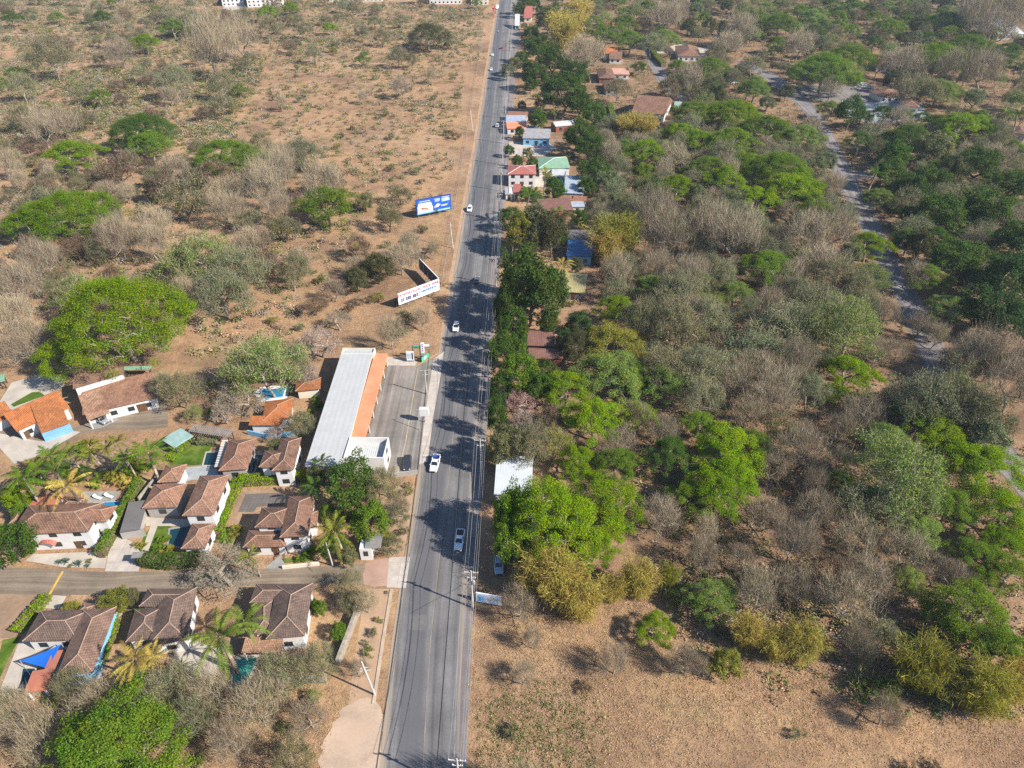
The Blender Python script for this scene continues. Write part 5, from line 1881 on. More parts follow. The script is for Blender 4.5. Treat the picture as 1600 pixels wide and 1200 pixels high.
DESC = dict(rain=dict(B='bright green spreading tree', b='green spreading tree', G='mid green spreading tree', D='dark green spreading tree', f='soft green spreading tree', o='dark olive spreading tree', O='olive spreading tree', y='yellow green spreading tree'),
            mango=dict(B='bright green dense tree', G='green dense tree', D='dark green dense tree', d='very dark dense tree', O='olive dense tree', y='yellow green dense tree', o='dark olive dense tree', b='fresh green dense tree', F='grey green dense tree'),
            feather=dict(F='feathery grey green tree', f='feathery fresh green tree', O='feathery olive tree', o='feathery dark olive tree', y='feathery yellow green tree', T='feathery tan tree'),
            bare=dict(W='pale leafless tree', T='brownish leafless tree', O='nearly leafless olive-flecked tree'), blossom=dict(P='pale pink blossoming tree', p='deeper pink blossoming tree', W='cream blossoming tree'),
            dry=dict(F='grey green half-leafed tree', T='tan dry-leaved tree', t='brown dry-leaved tree', R='rust orange leaved tree', O='olive dry-leaved tree', Y='straw yellow leaved tree'), bamboo=dict(Y='golden bamboo clump', y='yellow green bamboo clump', O='olive bamboo clump'),
            palm=dict(L='light green coconut palm', G='green coconut palm', y='yellow green coconut palm', Y='golden yellow coconut palm', b='fresh green coconut palm'), areca=dict(y='yellow green bushy palm clump', b='green bushy palm clump', Y='golden bushy palm clump'),
            shrub=dict(O='olive shrub', o='dark olive shrub', G='green shrub', B='bright green shrub', T='dry tan shrub', t='dry brown shrub', F='grey green shrub', y='yellow green shrub', D='dark green shrub', R='rust orange shrub', M='magenta flowering shrub'), agave=dict(A='blue green agave'))
PLACED = []   # (kind, colour key, root, radius, place)


def plant(kind, pos, rad, ck, zs=1.0):
    pk = 'rainbig' if kind == 'rain' and rad > 12.5 else kind
    R0, hc, parts = PROTO[pk][rnd.randrange(NVAR[pk])]
    s = rad / R0
    root = empty(NAME[kind], (pos[0], pos[1], 0), rnd.uniform(0, 6.28))
    v = .22 if kind in ('bare', 'feather', 'dry', 'shrub') else .09
    root.scale = (s * rnd.uniform(1 - v, 1 + v), s * rnd.uniform(1 - v, 1 + v), s ** .85 * zs * rnd.uniform(1 - v, 1 + v))
    if v > .1:
        root.rotation_euler = (rnd.uniform(-.09, .09), rnd.uniform(-.09, .09), root.rotation_euler[2])
    c = COLOUR[ck]
    k = rnd.uniform(.84, 1.14)
    for nm, me in parts:
        o = bpy.data.objects.new(nm, me)
        COL.objects.link(o)
        o.parent = root
        o.color = (c[0] * k * rnd.uniform(.93, 1.07), c[1] * k, c[2] * k, 1)
    PLACED.append((kind, ck, root, rad, Vector((pos[0], pos[1], 0))))
    return root


OCC = []


def at(kind, px, py, r, ck, zs=1.0):
    """a tree whose crown is centred on the photo's pixel and r pixels wide to each side"""
    R0, hc, _ = PROTO['rainbig' if kind == 'rain' and r * mpp(px, py) > 12.5 else kind][0]
    s = r * mpp(px, py) / R0
    h = hc * s ** .85 * zs
    s = r * mpp(px, py, h) / R0
    p = g(px, py, h)
    OCC.append((p.x, p.y, s * R0))
    return plant(kind, p, s * R0, ck, zs)


TREES = '''
rain 217 193 53 G;rain 112 237 43 B;rain 350 230 52 b;rain 95 312 78 B;rain 172 462 112 B;rain 95 543 52 B;rain 510 314 52 b;rain 158 20 22 G;rain 268 36 22 b;rain 224 57 25 B;rain 246 11 14 B
rain 417 14 18 B;rain 451 7 14 B;rain 514 38 14 B;rain 668 44 38 o;rain 15 22 18 G;rain 232 222 40 b;rain 25 345 30 f;rain 455 10 12 B
feather 300 378 58 f;feather 272 122 26 F;feather 28 122 28 F;feather 376 412 48 F;feather 345 452 40 F;feather 70 62 45 O;feather 302 15 28 F;feather 415 562 55 f;feather 118 440 44 f;feather 60 300 42 F;feather 470 230 30 F
bare 322 62 48 T;bare 372 44 38 T;bare 186 75 24 W;bare 60 190 33 W;bare 100 184 28 W;bare 428 262 38 W;bare 412 292 36 W;bare 500 268 40 W;bare 628 134 15 W;bare 20 440 38 W;bare 62 402 33 W;bare 30 520 44 W;bare 12 482 34 W;bare 170 362 33 T
bare 238 345 30 T;bare 350 322 30 T;bare 352 292 30 O;bare 445 240 30 W;bare 440 320 25 W;bare 625 395 30 W;bare 610 518 25 O;bare 640 385 22 W;bare 185 372 30 T;bare 275 260 26 T
dry 185 262 28 T;dry 336 262 28 T;dry 442 352 26 O;dry 606 335 26 O;dry 624 298 20 O;dry 102 378 20 R;dry 432 355 20 Y;dry 560 385 20 t;dry 490 470 22 T;dry 285 310 38 O;dry 255 288 26 T
mango 590 418 23 o;mango 556 434 20 o;mango 570 312 15 O;mango 240 295 18 o
blossom 500 532 34 P;blossom 528 498 22 W;blossom 375 622 38 W;blossom 480 590 20 W;blossom 350 645 22 P;blossom 815 628 26 p;blossom 795 612 14 p;blossom 822 655 24 P;blossom 350 885 52 W;blossom 478 585 22 P
feather 280 605 30 O;feather 468 655 27 O;feather 300 640 16 f;feather 255 600 24 F;blossom 430 678 14 P;mango 430 700 15 O
mango 548 748 44 D;feather 590 760 30 O;mango 578 812 33 b;mango 545 798 22 D;mango 495 745 18 O;mango 512 800 14 b;feather 620 800 20 F;feather 612 850 18 O;bare 625 790 18 T;mango 520 850 20 G;mango 545 868 16 O;mango 600 840 14 y
palm 527 822 30 y;palm 345 988 42 L;palm 382 965 30 L;palm 212 1024 32 Y;palm 242 1018 24 Y;palm 75 715 24 b;palm 113 706 22 b;palm 146 700 20 y;palm 186 695 18 y;palm 230 706 28 b;palm 38 745 30 b;palm 112 756 30 Y;palm 76 736 20 G;palm 505 722 16 G
palm 880 406 18 Y;palm 851 266 14 y;palm 820 306 20 G;palm 832 300 16 G;palm 872 326 10 b;palm 800 372 14 G;palm 808 350 12 y;palm 826 386 13 G;palm 1366 266 18 G;palm 396 868 18 y;palm 488 752 18 G;palm 880 165 8 y;palm 868 163 7 y;palm 1595 180 16 G;palm 1575 172 12 b
palm 200 715 20 b;palm 165 702 14 y;palm 52 725 18 y;palm 285 1040 12 G;palm 335 1010 14 y
areca 190 748 22 Y;areca 175 742 18 y;areca 205 736 18 b;areca 215 725 16 y;areca 230 725 14 b;areca 150 750 16 b;areca 365 828 16 y;areca 350 838 15 b;areca 248 855 12 b;areca 255 842 10 b;areca 262 862 13 y;areca 282 866 12 b;areca 220 850 10 y;areca 135 690 14 y
areca 100 735 14 b;areca 60 748 14 b;areca 128 702 12 b;areca 475 868 12 b;areca 488 858 12 b;areca 498 630 14 b;areca 480 648 13 b;areca 320 688 8 b;areca 335 645 12 b
mango 28 776 24 B;mango 14 845 40 G;mango 35 800 16 b;mango 130 738 14 D;mango 180 935 22 y;mango 112 950 12 y;mango 205 932 14 O;mango 215 960 10 G;mango 500 950 12 b;shrub 497 951 9 R;mango 528 985 14 b;mango 492 945 10 G
rain 160 1150 112 b;mango 802 800 36 B;mango 815 846 28 b;rain 205 1165 80 b;bare 362 1158 34 T;feather 300 1112 42 F;feather 260 1072 44 F;feather 438 1058 38 O;bare 482 1115 30 T;feather 215 1085 36 F;feather 110 1070 26 O;bare 330 1072 40 O;feather 500 1032 34 O;bare 400 1100 40 O;bare 20 1110 42 O;bare 55 1150 45 O
feather 545 905 24 O;bare 572 938 22 O;feather 548 935 20 O;shrub 575 1018 10 b;shrub 585 990 9 O;shrub 570 1004 6 O;shrub 590 967 6 y;shrub 605 926 4 F;shrub 596 970 5 F;bare 560 1045 16 T;agave 102 876 8 A;agave 122 880 8 A;agave 92 878 6 A;agave 136 884 5 A;shrub 140 876 5 y
shrub 110 884 4 y;shrub 1305 176 10 M;shrub 1298 160 8 M;shrub 1302 168 9 M;shrub 1310 172 7 M
mango 845 70 24 D;mango 862 92 24 D;mango 882 136 38 D;mango 836 116 20 G;mango 803 100 14 O;mango 815 88 12 G;mango 792 112 10 O;mango 840 186 16 G;mango 908 206 30 D;mango 920 226 24 D;mango 930 262 26 D;mango 918 290 16 G;mango 868 292 20 G;mango 822 300 12 O
mango 838 346 28 O;mango 862 352 28 o;mango 812 356 24 y;mango 905 340 16 G;mango 870 372 16 G;mango 835 372 18 O;mango 830 438 50 D;mango 808 420 30 D;mango 860 456 30 D;mango 800 512 26 G;mango 812 580 30 b;mango 858 498 18 D;mango 905 505 24 d;mango 792 480 20 D
mango 806 540 20 G;mango 885 530 18 d;mango 840 600 22 G;mango 900 415 12 o;mango 825 240 9 O;mango 795 234 9 D;mango 812 207 9 G;mango 832 255 10 G;mango 822 4 14 D;mango 810 12 12 D;mango 858 28 22 o;mango 830 48 14 D;mango 900 108 24 D;mango 905 160 20 G;mango 930 176 20 G
feather 832 692 36 O;mango 800 692 24 O;feather 868 690 24 y;mango 780 682 12 o;feather 776 640 14 O;shrub 768 712 10 y;feather 858 650 26 t
rain 885 600 45 B;rain 930 645 52 B;rain 958 568 60 f;rain 855 775 66 B;rain 945 770 66 B;rain 905 810 64 B;rain 930 845 42 B;rain 820 800 42 b;rain 965 720 40 b;rain 905 715 36 B;rain 965 474 36 B;rain 960 522 52 y;rain 905 530 36 o
rain 1010 230 38 B;rain 1148 165 48 B;rain 1145 216 40 b;rain 1058 282 34 B;rain 1020 290 30 G;rain 1134 272 36 B;rain 1222 252 60 b;rain 1250 275 44 B;rain 1268 312 36 b;rain 1202 404 46 b;rain 1140 692 58 B;rain 1125 758 54 B;rain 1048 702 42 G;rain 1092 655 32 b;rain 1145 735 50 B
rain 1330 572 48 B;rain 1312 612 24 b;rain 1470 662 55 B;rain 1545 722 66 B;rain 1580 790 58 B;rain 1500 700 48 B;rain 1525 945 64 b;rain 1565 1008 56 b;rain 1582 888 42 b;rain 1480 960 40 b;rain 1312 746 24 b;rain 1026 976 32 B;rain 1570 840 40 B;rain 1360 375 34 B
feather 1400 722 66 f;feather 1375 770 58 F;feather 1430 770 46 f;feather 1332 505 58 f;feather 1232 482 64 F;feather 1180 525 52 F;feather 1100 482 54 F;feather 1062 440 44 F;feather 1290 470 44 F;feather 1100 560 46 F;feather 1040 560 44 O;feather 1060 500 50 O;feather 1000 500 36 O
feather 1460 620 54 F;feather 1500 620 48 o;feather 1540 650 46 o;feather 1350 440 36 O;feather 1360 430 30 f;feather 1310 420 36 O;feather 1160 330 40 F;mango 1355 435 24 F;feather 1185 350 34 F;feather 1100 310 34 O
bare 905 80 32 T;bare 930 70 24 T;bare 1050 240 26 W;bare 1080 420 40 W;bare 1110 340 36 W;bare 1150 370 38 W;bare 1020 330 34 O;bare 1040 360 40 O;bare 1260 360 38 W;bare 1300 350 40 W;bare 1290 400 36 W;bare 1060 600 26 W;bare 1100 580 30 W;bare 1150 590 32 W;bare 1190 570 36 O;bare 1200 620 36 W;bare 1170 640 30 T
bare 1135 590 28 W;bare 1240 560 34 W;bare 970 690 26 O;bare 955 700 20 W;bare 1000 650 24 T;bare 1255 700 40 T;bare 1210 720 34 T;bare 1280 790 40 T;bare 1340 830 44 O;bare 1360 900 42 W;bare 1330 930 48 O;bare 1420 860 36 O;bare 1200 800 34 T;bare 1160 870 30 T;bare 1240 850 36 T;bare 1245 905 34 T;bare 1100 870 28 T
bare 1440 500 26 W;bare 1465 520 22 W;bare 1432 430 22 W;bare 1560 545 50 W;bare 1590 600 44 O;bare 1520 560 34 W;bare 1400 545 20 W;bare 1480 640 24 T
bamboo 968 362 46 y;bamboo 950 385 34 Y;bamboo 865 898 52 Y;bamboo 905 930 44 Y;bamboo 832 900 30 Y;bamboo 1000 905 36 Y;bamboo 1046 900 22 y;bamboo 1170 985 38 Y;bamboo 1215 1005 34 Y;bamboo 1255 1000 44 Y;bamboo 1450 1035 56 y;bamboo 1540 1075 56 y;bamboo 1585 1060 44 Y;bamboo 880 40 34 Y;bamboo 905 14 26 Y;bamboo 1010 200 24 Y;bamboo 985 195 24 Y;bamboo 960 920 26 Y
mango 1580 432 52 d;mango 1556 476 44 d;mango 1600 380 42 d;mango 1500 395 44 D;mango 1470 330 34 D;mango 1428 290 28 D;mango 1392 268 24 D;mango 1462 276 28 D;mango 1545 320 38 D;mango 1330 172 26 D;mango 1490 260 30 o;mango 1540 560 30 d;mango 1580 500 36 d;mango 1440 380 26 o;mango 1460 230 30 O;mango 1530 250 34 D;mango 1580 280 34 D;mango 1400 240 26 G
rain 1500 195 38 B;rain 1532 188 26 B;rain 1424 208 44 G;rain 1292 96 56 b;rain 1330 82 44 b;rain 1472 72 50 B;rain 1520 65 40 b;rain 1480 26 34 G;rain 1390 34 28 b;rain 1574 82 30 G;rain 1470 130 40 f;rain 1382 172 26 G;rain 1060 128 32 f;rain 1110 100 34 b;rain 1038 50 28 f;rain 985 62 26 b;rain 975 35 24 b;rain 940 45 24 b;rain 1220 30 34 b;rain 1180 20 30 f;rain 1250 15 24 b;rain 1270 20 22 f
feather 1020 55 26 F;feather 1115 130 22 o;bare 1080 125 26 W;bare 1250 62 26 W;bare 1420 90 34 O;bare 1540 110 30 T;bare 1500 100 34 T;bare 1300 130 22 W;bare 1310 100 16 W;feather 1180 90 26 O;bare 1140 60 24 W;bare 1160 40 26 T;feather 1440 120 36 O;bare 1040 20 26 T;bare 1060 12 24 T;bare 1560 30 34 T;bare 1590 10 34 T;bare 1520 20 30 T
shrub 1168 895 16 D;shrub 1125 1042 24 y;shrub 1150 1048 18 y;shrub 1050 935 18 b;shrub 1058 920 14 b;shrub 1370 1075 30 G;shrub 1390 1085 26 y;mango 1135 1030 20 y;bare 832 998 18 W;bare 818 1054 20 W;bare 962 1032 26 T;bare 1072 1035 22 T;bare 1092 1038 18 W;bare 1385 1110 30 T;bare 812 905 22 T;bare 812 940 28 T;shrub 757 925 9 o
mango 779 700 20 O;mango 777 645 20 G;mango 783 548 22 G;mango 782 600 18 G;mango 790 850 22 b;mango 796 806 26 b;mango 788 470 20 D;rain 1345 215 26 G;rain 1378 300 28 f;rain 1425 365 34 G;rain 1455 425 34 b;rain 1490 475 34 f;rain 1300 162 24 f;feather 1512 560 36 F;rain 1180 300 38 B;rain 1232 292 46 B;rain 1292 332 30 b;rain 1108 252 36 b;rain 1062 200 30 B;rain 1085 172 36 b;rain 1200 196 40 b;rain 1095 210 30 B;rain 1255 205 34 f;rain 1170 250 36 B;rain 1180 130 30 f;rain 1010 262 26 b
rain 1040 590 40 f;rain 995 580 36 b;rain 1000 640 34 B;rain 1180 690 40 b;rain 1080 770 36 b;rain 1430 640 40 f;rain 1390 680 40 f;rain 1440 820 40 f;rain 1350 770 38 f;rain 1490 780 46 b;rain 1530 860 44 b;rain 1420 900 30 f;rain 1265 480 40 f;rain 1330 480 46 f;rain 1090 430 32 f;rain 1150 450 34 f;rain 1020 440 34 f
mango 370 594 16 y;shrub 395 590 14 G;shrub 420 588 14 O;shrub 445 585 14 G;shrub 330 600 12 G;mango 405 560 22 O;feather 455 565 26 F;shrub 365 612 11 b
feather 1522 640 46 F;mango 1540 690 38 F;feather 1500 600 40 f;shrub 900 660 12 b;mango 1466 518 14 y
'''
for e in TREES.replace('\n', ';').split(';'):
    if e.strip():
        k, x, y, r, ck = e.split()
        x, y = float(x), float(y)
        if k == 'palm':
            r = float(r) * 1.22
        tall = 775 < x < 870 and y > 330 and k in ('mango', 'rain')
        if k == 'rain' and 100 < x < 240 and 440 < y < 480:
            at(k, x, y, float(r), ck, 1.25)
            continue
        at(k, x, y, float(r), ck, (((1.95 if x < 800 else 1.5) if float(r) < 40 else 1.35) if k == 'mango' else 1.7) if tall else 1.0)
_p = g(806, 1275)
plant('bare', _p, 5.5, 'T', 1.25)
HAND = len(PLACED)
for i, phrase in ((4, 'the largest bright green tree left of the shop'), (3, 'the bright green tree at left edge'), (14, 'the dark olive domed tree'), (0, 'the tall green tree with white limbs')):
    LAND.append((phrase, PLACED[i][4]))
BIG = {4: 'largest bright green spreading tree, standing behind the tiled villas', 3: 'wide bright green spreading tree at left edge above the largest one', 14: 'dark olive dome-shaped tree alone in the far scrub', 0: 'tall green spreading tree with white limbs before the bare fields'}

# hedges: clipped, dense, one thing each
def hedge(label, pts, wd, h, ck, fine=1.0):
    P = [g(*p) for p in pts]
    c = P[0]
    root = tag(empty('hedge', c), label, 'hedge')
    m = MB(c)
    allP, allN = [], []
    for a, b in zip(P, P[1:]):
        d = b - a
        L = d.length
        d.normalize()
        n = Vector((-d.y, d.x, 0))
        m.prism([a - n * wd * .38, b - n * wd * .38, b + n * wd * .38, a + n * wd * .38], 0, h * .82)
        k = int(L * wd * 34 * fine + L * h * 30 * fine)
        s, t, zz = rng.random(k) * (L + .4) - .2, (rng.random(k) - .5) * wd, h * (1 - .12 * rng.random(k))
        side = rng.random(k) < .45
        t = np.where(side, np.sign(t) * wd * .5 * (1 - .1 * rng.random(k)), t)
        zz = np.where(side, h * rng.random(k), zz)
        zz = zz * (1 + .07 * np.sin(s * 1.7) + .05 * np.sin(s * .6 + 2))
        p = np.stack([a.x - c.x + d.x * s + n.x * t, a.y - c.y + d.y * s + n.y * t, zz], 1)
        nn = unit(rng.normal(size=(k, 3)) * .6 + np.where(side[:, None], np.sign(t)[:, None] * np.array([[n.x, n.y, 0]]), np.array([[0, 0, 1.]])))
        allP.append(p)
        allN.append(nn)
        KEEP.append([tuple((q)[:2]) for q in (a - n * wd * .5, b - n * wd * .5, b + n * wd * .5, a + n * wd * .5)])
    st = m.build('stem', M['barkb'], root)
    V, Q = quads(np.concatenate(allP), np.concatenate(allN), .3 + .15 * rng.random(sum(len(x) for x in allP)), .7)
    o = bpy.data.objects.new('foliage', npmesh('foliage', [(V, Q, 0)], [M['leaf']]))
    COL.objects.link(o)
    o.parent = root
    o.color = (*COLOUR[ck], 1)
    LAND.append(('the ' + label, P[len(P) // 2]))


hedge('tall clipped hedge between white villa and four pavilions', [(160, 872), (190, 815), (222, 757)], 1.6, 2.6, 'b')
hedge('thick L-shaped hedge around cross-hipped villa', [(338, 838), (362, 778), (376, 757), (440, 752), (480, 748)], 2.4, 2.2, 'B')
hedge('bright ground hedge below the green sheet roof', [(265, 722), (282, 700), (300, 688)], 2.2, .9, 'B')
hedge('trimmed oval hedge on sloping lawn', [(311, 692), (340, 692)], 2.4, 1.3, 'F')
hedge('clipped hedge stub at corner of dry field', [(76, 936), (58, 955), (28, 990)], 2.0, 1.4, 'B')
hedge('hedge along blue side wall', [(150, 1058), (166, 1022), (182, 985), (184, 962)], 1.3, 1.8, 'B')
hedge('low green hedge bank at street mouth', [(225, 880), (262, 884), (318, 880)], 2.6, 2.4, 'D')
hedge('far clipped hedge beside short pale lane', [(1016, 76), (1024, 92), (1036, 105)], 3.5, 3.0, 'b', .5)
hedge('far curved hedge around dark brown villa', [(1028, 34), (1055, 36), (1078, 44), (1096, 58)], 4.0, 3.2, 'b', .5)
hedge('far hedge running to tan bamboo', [(952, 168), (958, 188), (966, 206)], 3.0, 2.6, 'b', .5)
hedge('far hedge beside turquoise pool', [(1150, 108), (1172, 122), (1190, 136)], 3.0, 2.6, 'o', .5)
hedge('clipped dark hedge curving beside winding lane', [(1370, 290), (1384, 324), (1396, 333), (1442, 342)], 2.0, 1.6, 'D')
hedge('far dark hedge behind paved playground', [(1202, 106), (1250, 110), (1290, 112)], 3.5, 3.0, 'd', .5)

# ------------------------------------------------------------------ the rest of the woods: each tree still one thing
def keepout(x, y, r):
    for a, b in ((0, 0), (.55, 0), (-.55, 0), (0, .55), (0, -.55)):
        for poly in KEEP:
            if inpoly(x + a * r, y + b * r, poly):
                return True
    return False


def fill(px, n, mix, sep=.8, tries=40):
    P = [g(*p) for p in px]
    poly = [(p.x, p.y) for p in P]
    x0, x1 = min(p[0] for p in poly), max(p[0] for p in poly)
    y0, y1 = min(p[1] for p in poly), max(p[1] for p in poly)
    w_ = [m[2] for m in mix]
    k = 0
    for _ in range(n * tries):
        if k >= n:
            break
        x, y = rnd.uniform(x0, x1), rnd.uniform(y0, y1)
        if not inpoly(x, y, poly):
            continue
        kd, ck, _w, r0, r1 = rnd.choices(mix, w_)[0]
        r = rnd.uniform(r0, r1)
        if any((x - a) ** 2 + (y - b) ** 2 < (sep * (r + c)) ** 2 for a, b, c in OCC) or keepout(x, y, r):
            continue
        OCC.append((x, y, r))
        plant(kd, (x, y), r, ck)
        k += 1


WOOD = [('bare', 'W', 3, 3.5, 6.5), ('feather', 'F', 4, 4, 7), ('dry', 'O', 3, 3, 5.5), ('dry', 'F', 3, 3.5, 6), ('mango', 'F', 1.5, 3, 5.5), ('rain', 'f', 2, 4.5, 7.5), ('bare', 'O', 2, 3.5, 6)]
SCR = [('shrub', 'O', 4, 1.6, 3.2), ('shrub', 'o', 2, 1.5, 3), ('shrub', 'y', 2, 1.3, 2.6), ('shrub', 'F', 2, 1.4, 3), ('shrub', 'T', 2, 1.4, 3), ('bare', 'T', 2, 3, 5), ('dry', 'O', 2, 3, 5), ('feather', 'O', 2, 3.5, 6)]
fill([(930, 200), (1270, 210), (1300, 330), (1390, 560), (1300, 650), (1060, 690), (940, 470)], 150, WOOD, .55)
fill([(1010, 640), (1280, 560), (1560, 740), (1600, 1010), (1400, 990), (1030, 880)], 34, [('bare', 'W', 4, 3, 5.5), ('bare', 'O', 3, 3, 5.5), ('dry', 'F', 2, 3, 5), ('dry', 'O', 2, 3, 5), ('rain', 'f', 1.5, 4, 6.5), ('dry', 'T', 1, 2.5, 4)], .85)
fill([(900, 0), (1600, 0), (1600, 200), (1280, 200), (940, 190)], 330, [('dry', 'T', 2, 4, 6.5), ('dry', 'O', 3, 4, 7), ('feather', 'O', 2, 4.5, 7.5), ('feather', 'f', 1.5, 5, 8), ('rain', 'b', 3, 6, 10), ('rain', 'G', 2, 6, 9), ('rain', 'f', 2, 6, 9), ('mango', 'o', 2, 4, 7), ('mango', 'F', 2, 4, 7)], .55)
fill([(1330, 190), (1600, 200), (1600, 640), (1480, 560), (1390, 330)], 90, [('dry', 'F', 3, 4, 6.5), ('rain', 'G', 3, 4.5, 7), ('rain', 'f', 2, 4.5, 7), ('rain', 'D', 3, 4.5, 7), ('dry', 'O', 2, 4, 6), ('bare', 'W', 1.5, 4, 6)], .55)
fill([(800, 0), (900, 0), (940, 200), (930, 330), (880, 700), (780, 700), (785, 300)], 120, [('mango', 'D', 4, 2.5, 5), ('mango', 'G', 3, 2.2, 4.5), ('mango', 'O', 2, 2.2, 4), ('shrub', 'G', 2, 1.4, 2.4), ('palm', 'y', 1, 2.6, 3.4), ('mango', 'y', 1, 2, 3.5), ('shrub', 'D', 2, 1.4, 2.4)], .55)
fill([(0, 230), (480, 250), (560, 330), (470, 470), (300, 420), (300, 560), (0, 560)], 85, [('bare', 'W', 2, 3.5, 6), ('bare', 'T', 1, 3.5, 6), ('dry', 'T', 3, 3, 5), ('dry', 'O', 2, 3, 5), ('feather', 'O', 3, 4, 6.5), ('dry', 't', 1, 3, 4.5)], .58)
fill([(-40, -30), (760, -30), (715, 110), (420, 108), (360, 215), (0, 225)], 260, [('shrub', 'O', 4, 2.5, 4.5), ('shrub', 'o', 1, 2, 4), ('shrub', 'y', 2, 2, 4), ('shrub', 'F', 2, 2, 4.5), ('bare', 'T', .6, 4, 7), ('dry', 'O', 4, 4, 7), ('dry', 'T', 4, 4, 6.5), ('feather', 'O', 3, 4.5, 8), ('feather', 'F', 2, 4, 8), ('rain', 'b', .6, 5, 7)], .62)
fill([(420, 110), (735, 110), (690, 420), (560, 330), (380, 220)], 46, SCR[:5] + [('bare', 'T', 1, 2.5, 4)], 1.0)
fill([(560, 330), (690, 330), (670, 540), (440, 560), (420, 480)], 26, SCR[:6], 1.0)
fill([(-10, 1086), (330, 1080), (500, 1090), (480, 1215), (-10, 1215)], 9, [('bare', 'O', 3, 2.5, 4), ('feather', 'O', 2, 2.5, 4), ('shrub', 'b', 2, 1.3, 2.2)], .75)
fill([(740, 950), (1000, 960), (1100, 1040), (1400, 1110), (1600, 1110), (1600, 1215), (735, 1215)], 5, [('shrub', 'T', 3, 1, 1.6), ('shrub', 'O', 2, 1, 1.6)], 1.3)
fill([(1040, 870), (1600, 1000), (1600, 1130), (1420, 1090), (1300, 1040), (1100, 960)], 16, [('bare', 'W', 3, 2.5, 4.5), ('bare', 'O', 3, 2.5, 4.5), ('dry', 'F', 2, 2.5, 4), ('dry', 't', 1, 2, 3.5), ('rain', 'f', 1, 3.5, 5)], .8)
fill([(590, 760), (650, 760), (630, 870), (580, 860)], 9, [('shrub', 'O', 2, 1, 1.6), ('shrub', 'y', 2, .9, 1.5), ('feather', 'O', 1, 2, 3)], .7)

from collections import Counter
print('PLACED', Counter(p[0] for p in PLACED))
# labels that single out every plant: its look, then its rank from the nearest landmark
ORD = ['', 'second ', 'third ', 'fourth ', 'fifth ', 'sixth ', 'seventh ', 'eighth ', 'ninth ', 'tenth ', 'eleventh ', 'twelfth ', 'thirteenth ', 'fourteenth ', 'fifteenth ', 'sixteenth ', 'seventeenth ', 'eighteenth ', 'nineteenth ', 'twentieth ']
marks = [(p.replace(' with blue load in its bed on main road', ' with blue load'), q) for p, q in LAND if len(p.split()) <= 8]
GROUPN = dict(rain='spreading green trees', mango='dense round trees', feather='feathery half-leafed trees', bare='leafless dry-season trees', blossom='blossoming trees', dry='dry-leaved trees', bamboo='bamboo clumps', palm='coconut palms', areca='bushy garden palms', shrub='shrubs', agave='agaves')
byd = {}
for i, (kd, ck, o, r, p) in enumerate(PLACED):
    d = DESC[kd].get(ck)
    if d is None:
        d = {'bare': 'leafless tree', 'feather': 'feathery tree', 'mango': 'dense tree', 'rain': 'spreading tree', 'shrub': 'shrub', 'dry': 'dry-leaved tree'}.get(kd, NAME[kd].replace('_', ' '))
    byd.setdefault(d, []).append(i)
for d, ids in byd.items():
    near = {}
    for i in ids:
        p = PLACED[i][4]
        m = min(range(len(marks)), key=lambda k: (marks[k][1] - p).length_squared)
        near.setdefault(m, []).append(i)
    for m, lst in near.items():
        # rank among ALL plants of this look, so that the words hold for the whole photo
        order = sorted(ids, key=lambda i: (marks[m][1] - PLACED[i][4]).length_squared)
        for i in lst:
            k = order.index(i)
            lab = d + ' ' + (ORD[k] if k < 20 else ORD[19]) + 'closest to ' + marks[m][0]
            if i in BIG:
                lab = BIG[i]
            tag(PLACED[i][2], lab, CAT[PLACED[i][0]], GROUPN[PLACED[i][0]])

# ------------------------------------------------------------------ what nobody could count
PAL = dict(straw=(.4, .275, .155), tan=(.32, .21, .12), brown=(.17, .105, .06), olive=(.175, .178, .07), green=(.12, .155, .035), grey=(.27, .235, .18), dark=(.05, .06, .02), gold=(.3, .22, .07))


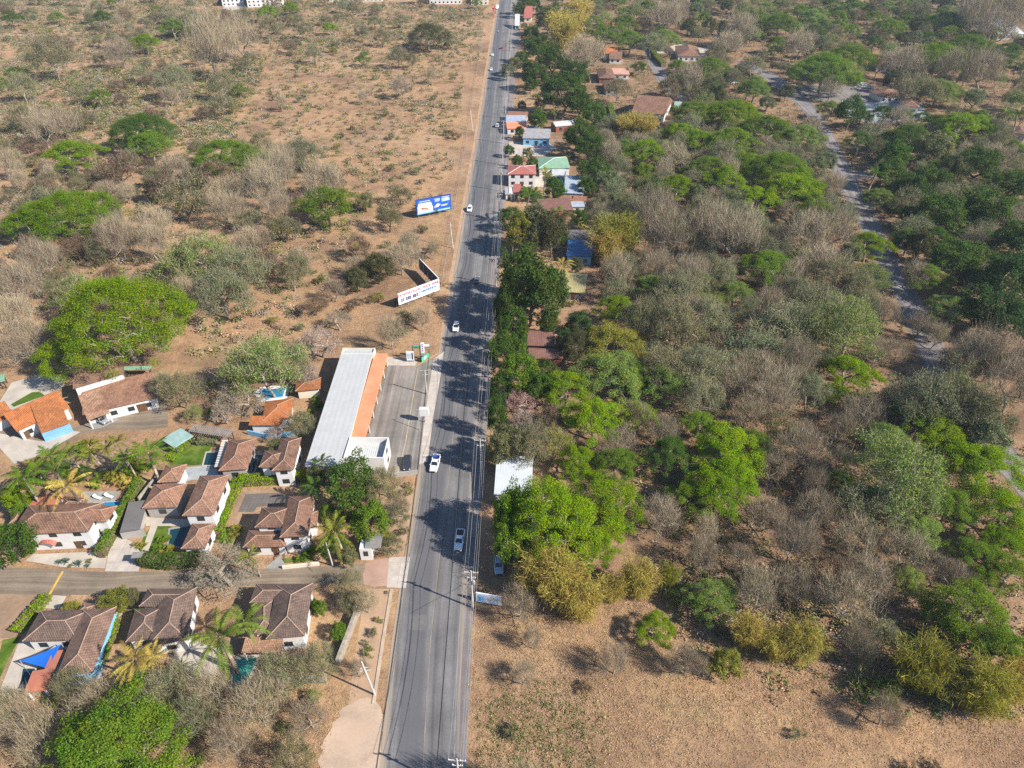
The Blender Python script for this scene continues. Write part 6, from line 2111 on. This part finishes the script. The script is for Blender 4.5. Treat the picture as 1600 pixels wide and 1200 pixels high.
def mass(name, label, regions, per, rad, hgt, leaf, up, pal, asp=.6):
    """clumps strewn over the ground of some regions: (outline in the photo, how many clumps)"""
    Pc = []
    for px, n in regions:
        P = [g(*p) for p in px]
        poly = [(p.x, p.y) for p in P]
        x0, x1 = min(p[0] for p in poly), max(p[0] for p in poly)
        y0, y1 = min(p[1] for p in poly), max(p[1] for p in poly)
        k = t = 0
        while k < n and t < n * 12:
            t += 1
            x, y = rnd.uniform(x0, x1), rnd.uniform(y0, y1)
            # patchy: the growth thins out and closes up over the ground
            f = math.sin(x * .071 + 1.3 * math.sin(y * .043)) + math.sin(y * .088 + 1.7 * math.sin(x * .031)) + .8 * math.sin(x * .21 + y * .17)
            if f < rnd.uniform(-3.4, 1.2) or not inpoly(x + rnd.gauss(0, 4), y + rnd.gauss(0, 4), poly):
                continue
            if any(inpoly(x, y, q) for q in KEEP):
                continue
            Pc.append((x, y, rnd.uniform(*rad), rnd.uniform(*hgt)))
            k += 1
    C = np.array(Pc)
    n = len(C)
    cols = np.array([PAL[c] for c, w_ in pal])
    wt = np.array([w_ for c, w_ in pal], float)
    ci = rng.choice(len(pal), n, p=wt / wt.sum())
    tint = cols[ci] * rng.uniform(.75, 1.2, (n, 1))
    Cr = np.repeat(C, per, 0)
    o = unit(rng.normal(size=(n * per, 3))) * rng.random((n * per, 1)) ** .4
    P = np.stack([Cr[:, 0] + o[:, 0] * Cr[:, 2], Cr[:, 1] + o[:, 1] * Cr[:, 2], np.abs(o[:, 2]) * Cr[:, 3] + .05], 1)
    N = unit(rng.normal(size=P.shape) * .7 + np.array([[0, 0, up]]))
    V, Q = quads(P, N, leaf * rng.uniform(.5, 1.4, len(P)), asp)
    o = bpy.data.objects.new(name, npmesh(name, [(V, Q, 0, np.repeat(np.repeat(tint, per, 0), 4, 0))], [M['tint']]))
    COL.objects.link(o)
    tag(o, label, name.replace('_', ' '), None, 'stuff')


mass('scrub', 'low olive and tan scrub covering far dry fields left of road',
     [([(-60, -30), (775, -30), (740, 110), (420, 110), (360, 215), (-20, 225)], 9500), ([(-80, -40), (770, -40), (745, 70), (400, 95), (-20, 100)], 6000), ([(0, 105), (400, 105), (360, 230), (0, 230)], 2500), ([(420, 110), (735, 110), (690, 330), (520, 330), (380, 220)], 900), ([(0, 225), (480, 225), (560, 330), (470, 560), (0, 560)], 1300)],
     44, (.9, 2.7), (1.1, 2.8), .6, .8, [('olive', 7), ('tan', 2), ('brown', 1), ('grey', 4), ('green', 2)])
mass('undergrowth', 'brown and olive brush under the woods right of road',
     [([(930, 190), (1300, 190), (1400, 560), (1600, 740), (1600, 1060), (1250, 1000), (1000, 900), (940, 480)], 7000), ([(880, -30), (1640, -30), (1600, 560), (1440, 560), (1300, 190), (930, 190)], 20000), ([(1000, 880), (1300, 940), (1600, 1010), (1600, 1120), (1330, 1070), (1080, 980)], 700), ([(790, 0), (900, 0), (930, 330), (890, 700), (775, 850), (780, 300)], 900)],
     26, (.6, 1.7), (.6, 2.0), .46, .8, [('brown', 1), ('tan', 4), ('olive', 6), ('grey', 3), ('green', 2)])
mass('dry_grass', 'straw coloured dry grass tufts over the open ground',
     [([(728, 930), (1000, 930), (1250, 1010), (1600, 1060), (1600, 1215), (722, 1215)], 8000), ([(0, 1080), (500, 1080), (560, 1060), (500, 1215), (0, 1215)], 5000), ([(380, 330), (700, 300), (680, 550), (380, 560)], 7000), ([(420, 110), (735, 110), (700, 320), (500, 330), (380, 220)], 5000), ([(980, 640), (1300, 640), (1560, 1000), (1000, 900)], 5000)],
     8, (.5, 1.3), (.05, .2), .28, 1.1, [('straw', 7), ('tan', 4), ('gold', 1)], .3)
mass('green_weeds', 'thin green weeds in the near field right of road',
     [([(760, 1110), (840, 1060), (900, 1120), (960, 1215), (740, 1215)], 900), ([(0, 1120), (330, 1100), (330, 1215), (0, 1215)], 700), ([(60, 690), (250, 690), (200, 760), (30, 760)], 300)],
     9, (.3, .8), (.15, .5), .28, .5, [('green', 3), ('olive', 3), ('straw', 1)], .4)

# a fallen pale trunk lying at the lay-by edge
a, b = g(420, 1130), g(470, 1185)
m = MB(a)
m.tube([a + Vector((0, 0, .4)), a.lerp(b, .5) + Vector((0, .8, .5)), b + Vector((0, 0, .25))], [.12, .2, .28], 8)
m.tube([a.lerp(b, .5) + Vector((0, .8, .5)), a.lerp(b, .3) + Vector((-2.5, -1.2, .7))], [.12, .06], 6)
tag(m.build('fallen_trunk', M['barkg']), 'pale fallen trunk lying beside the earth lay-by', 'log')
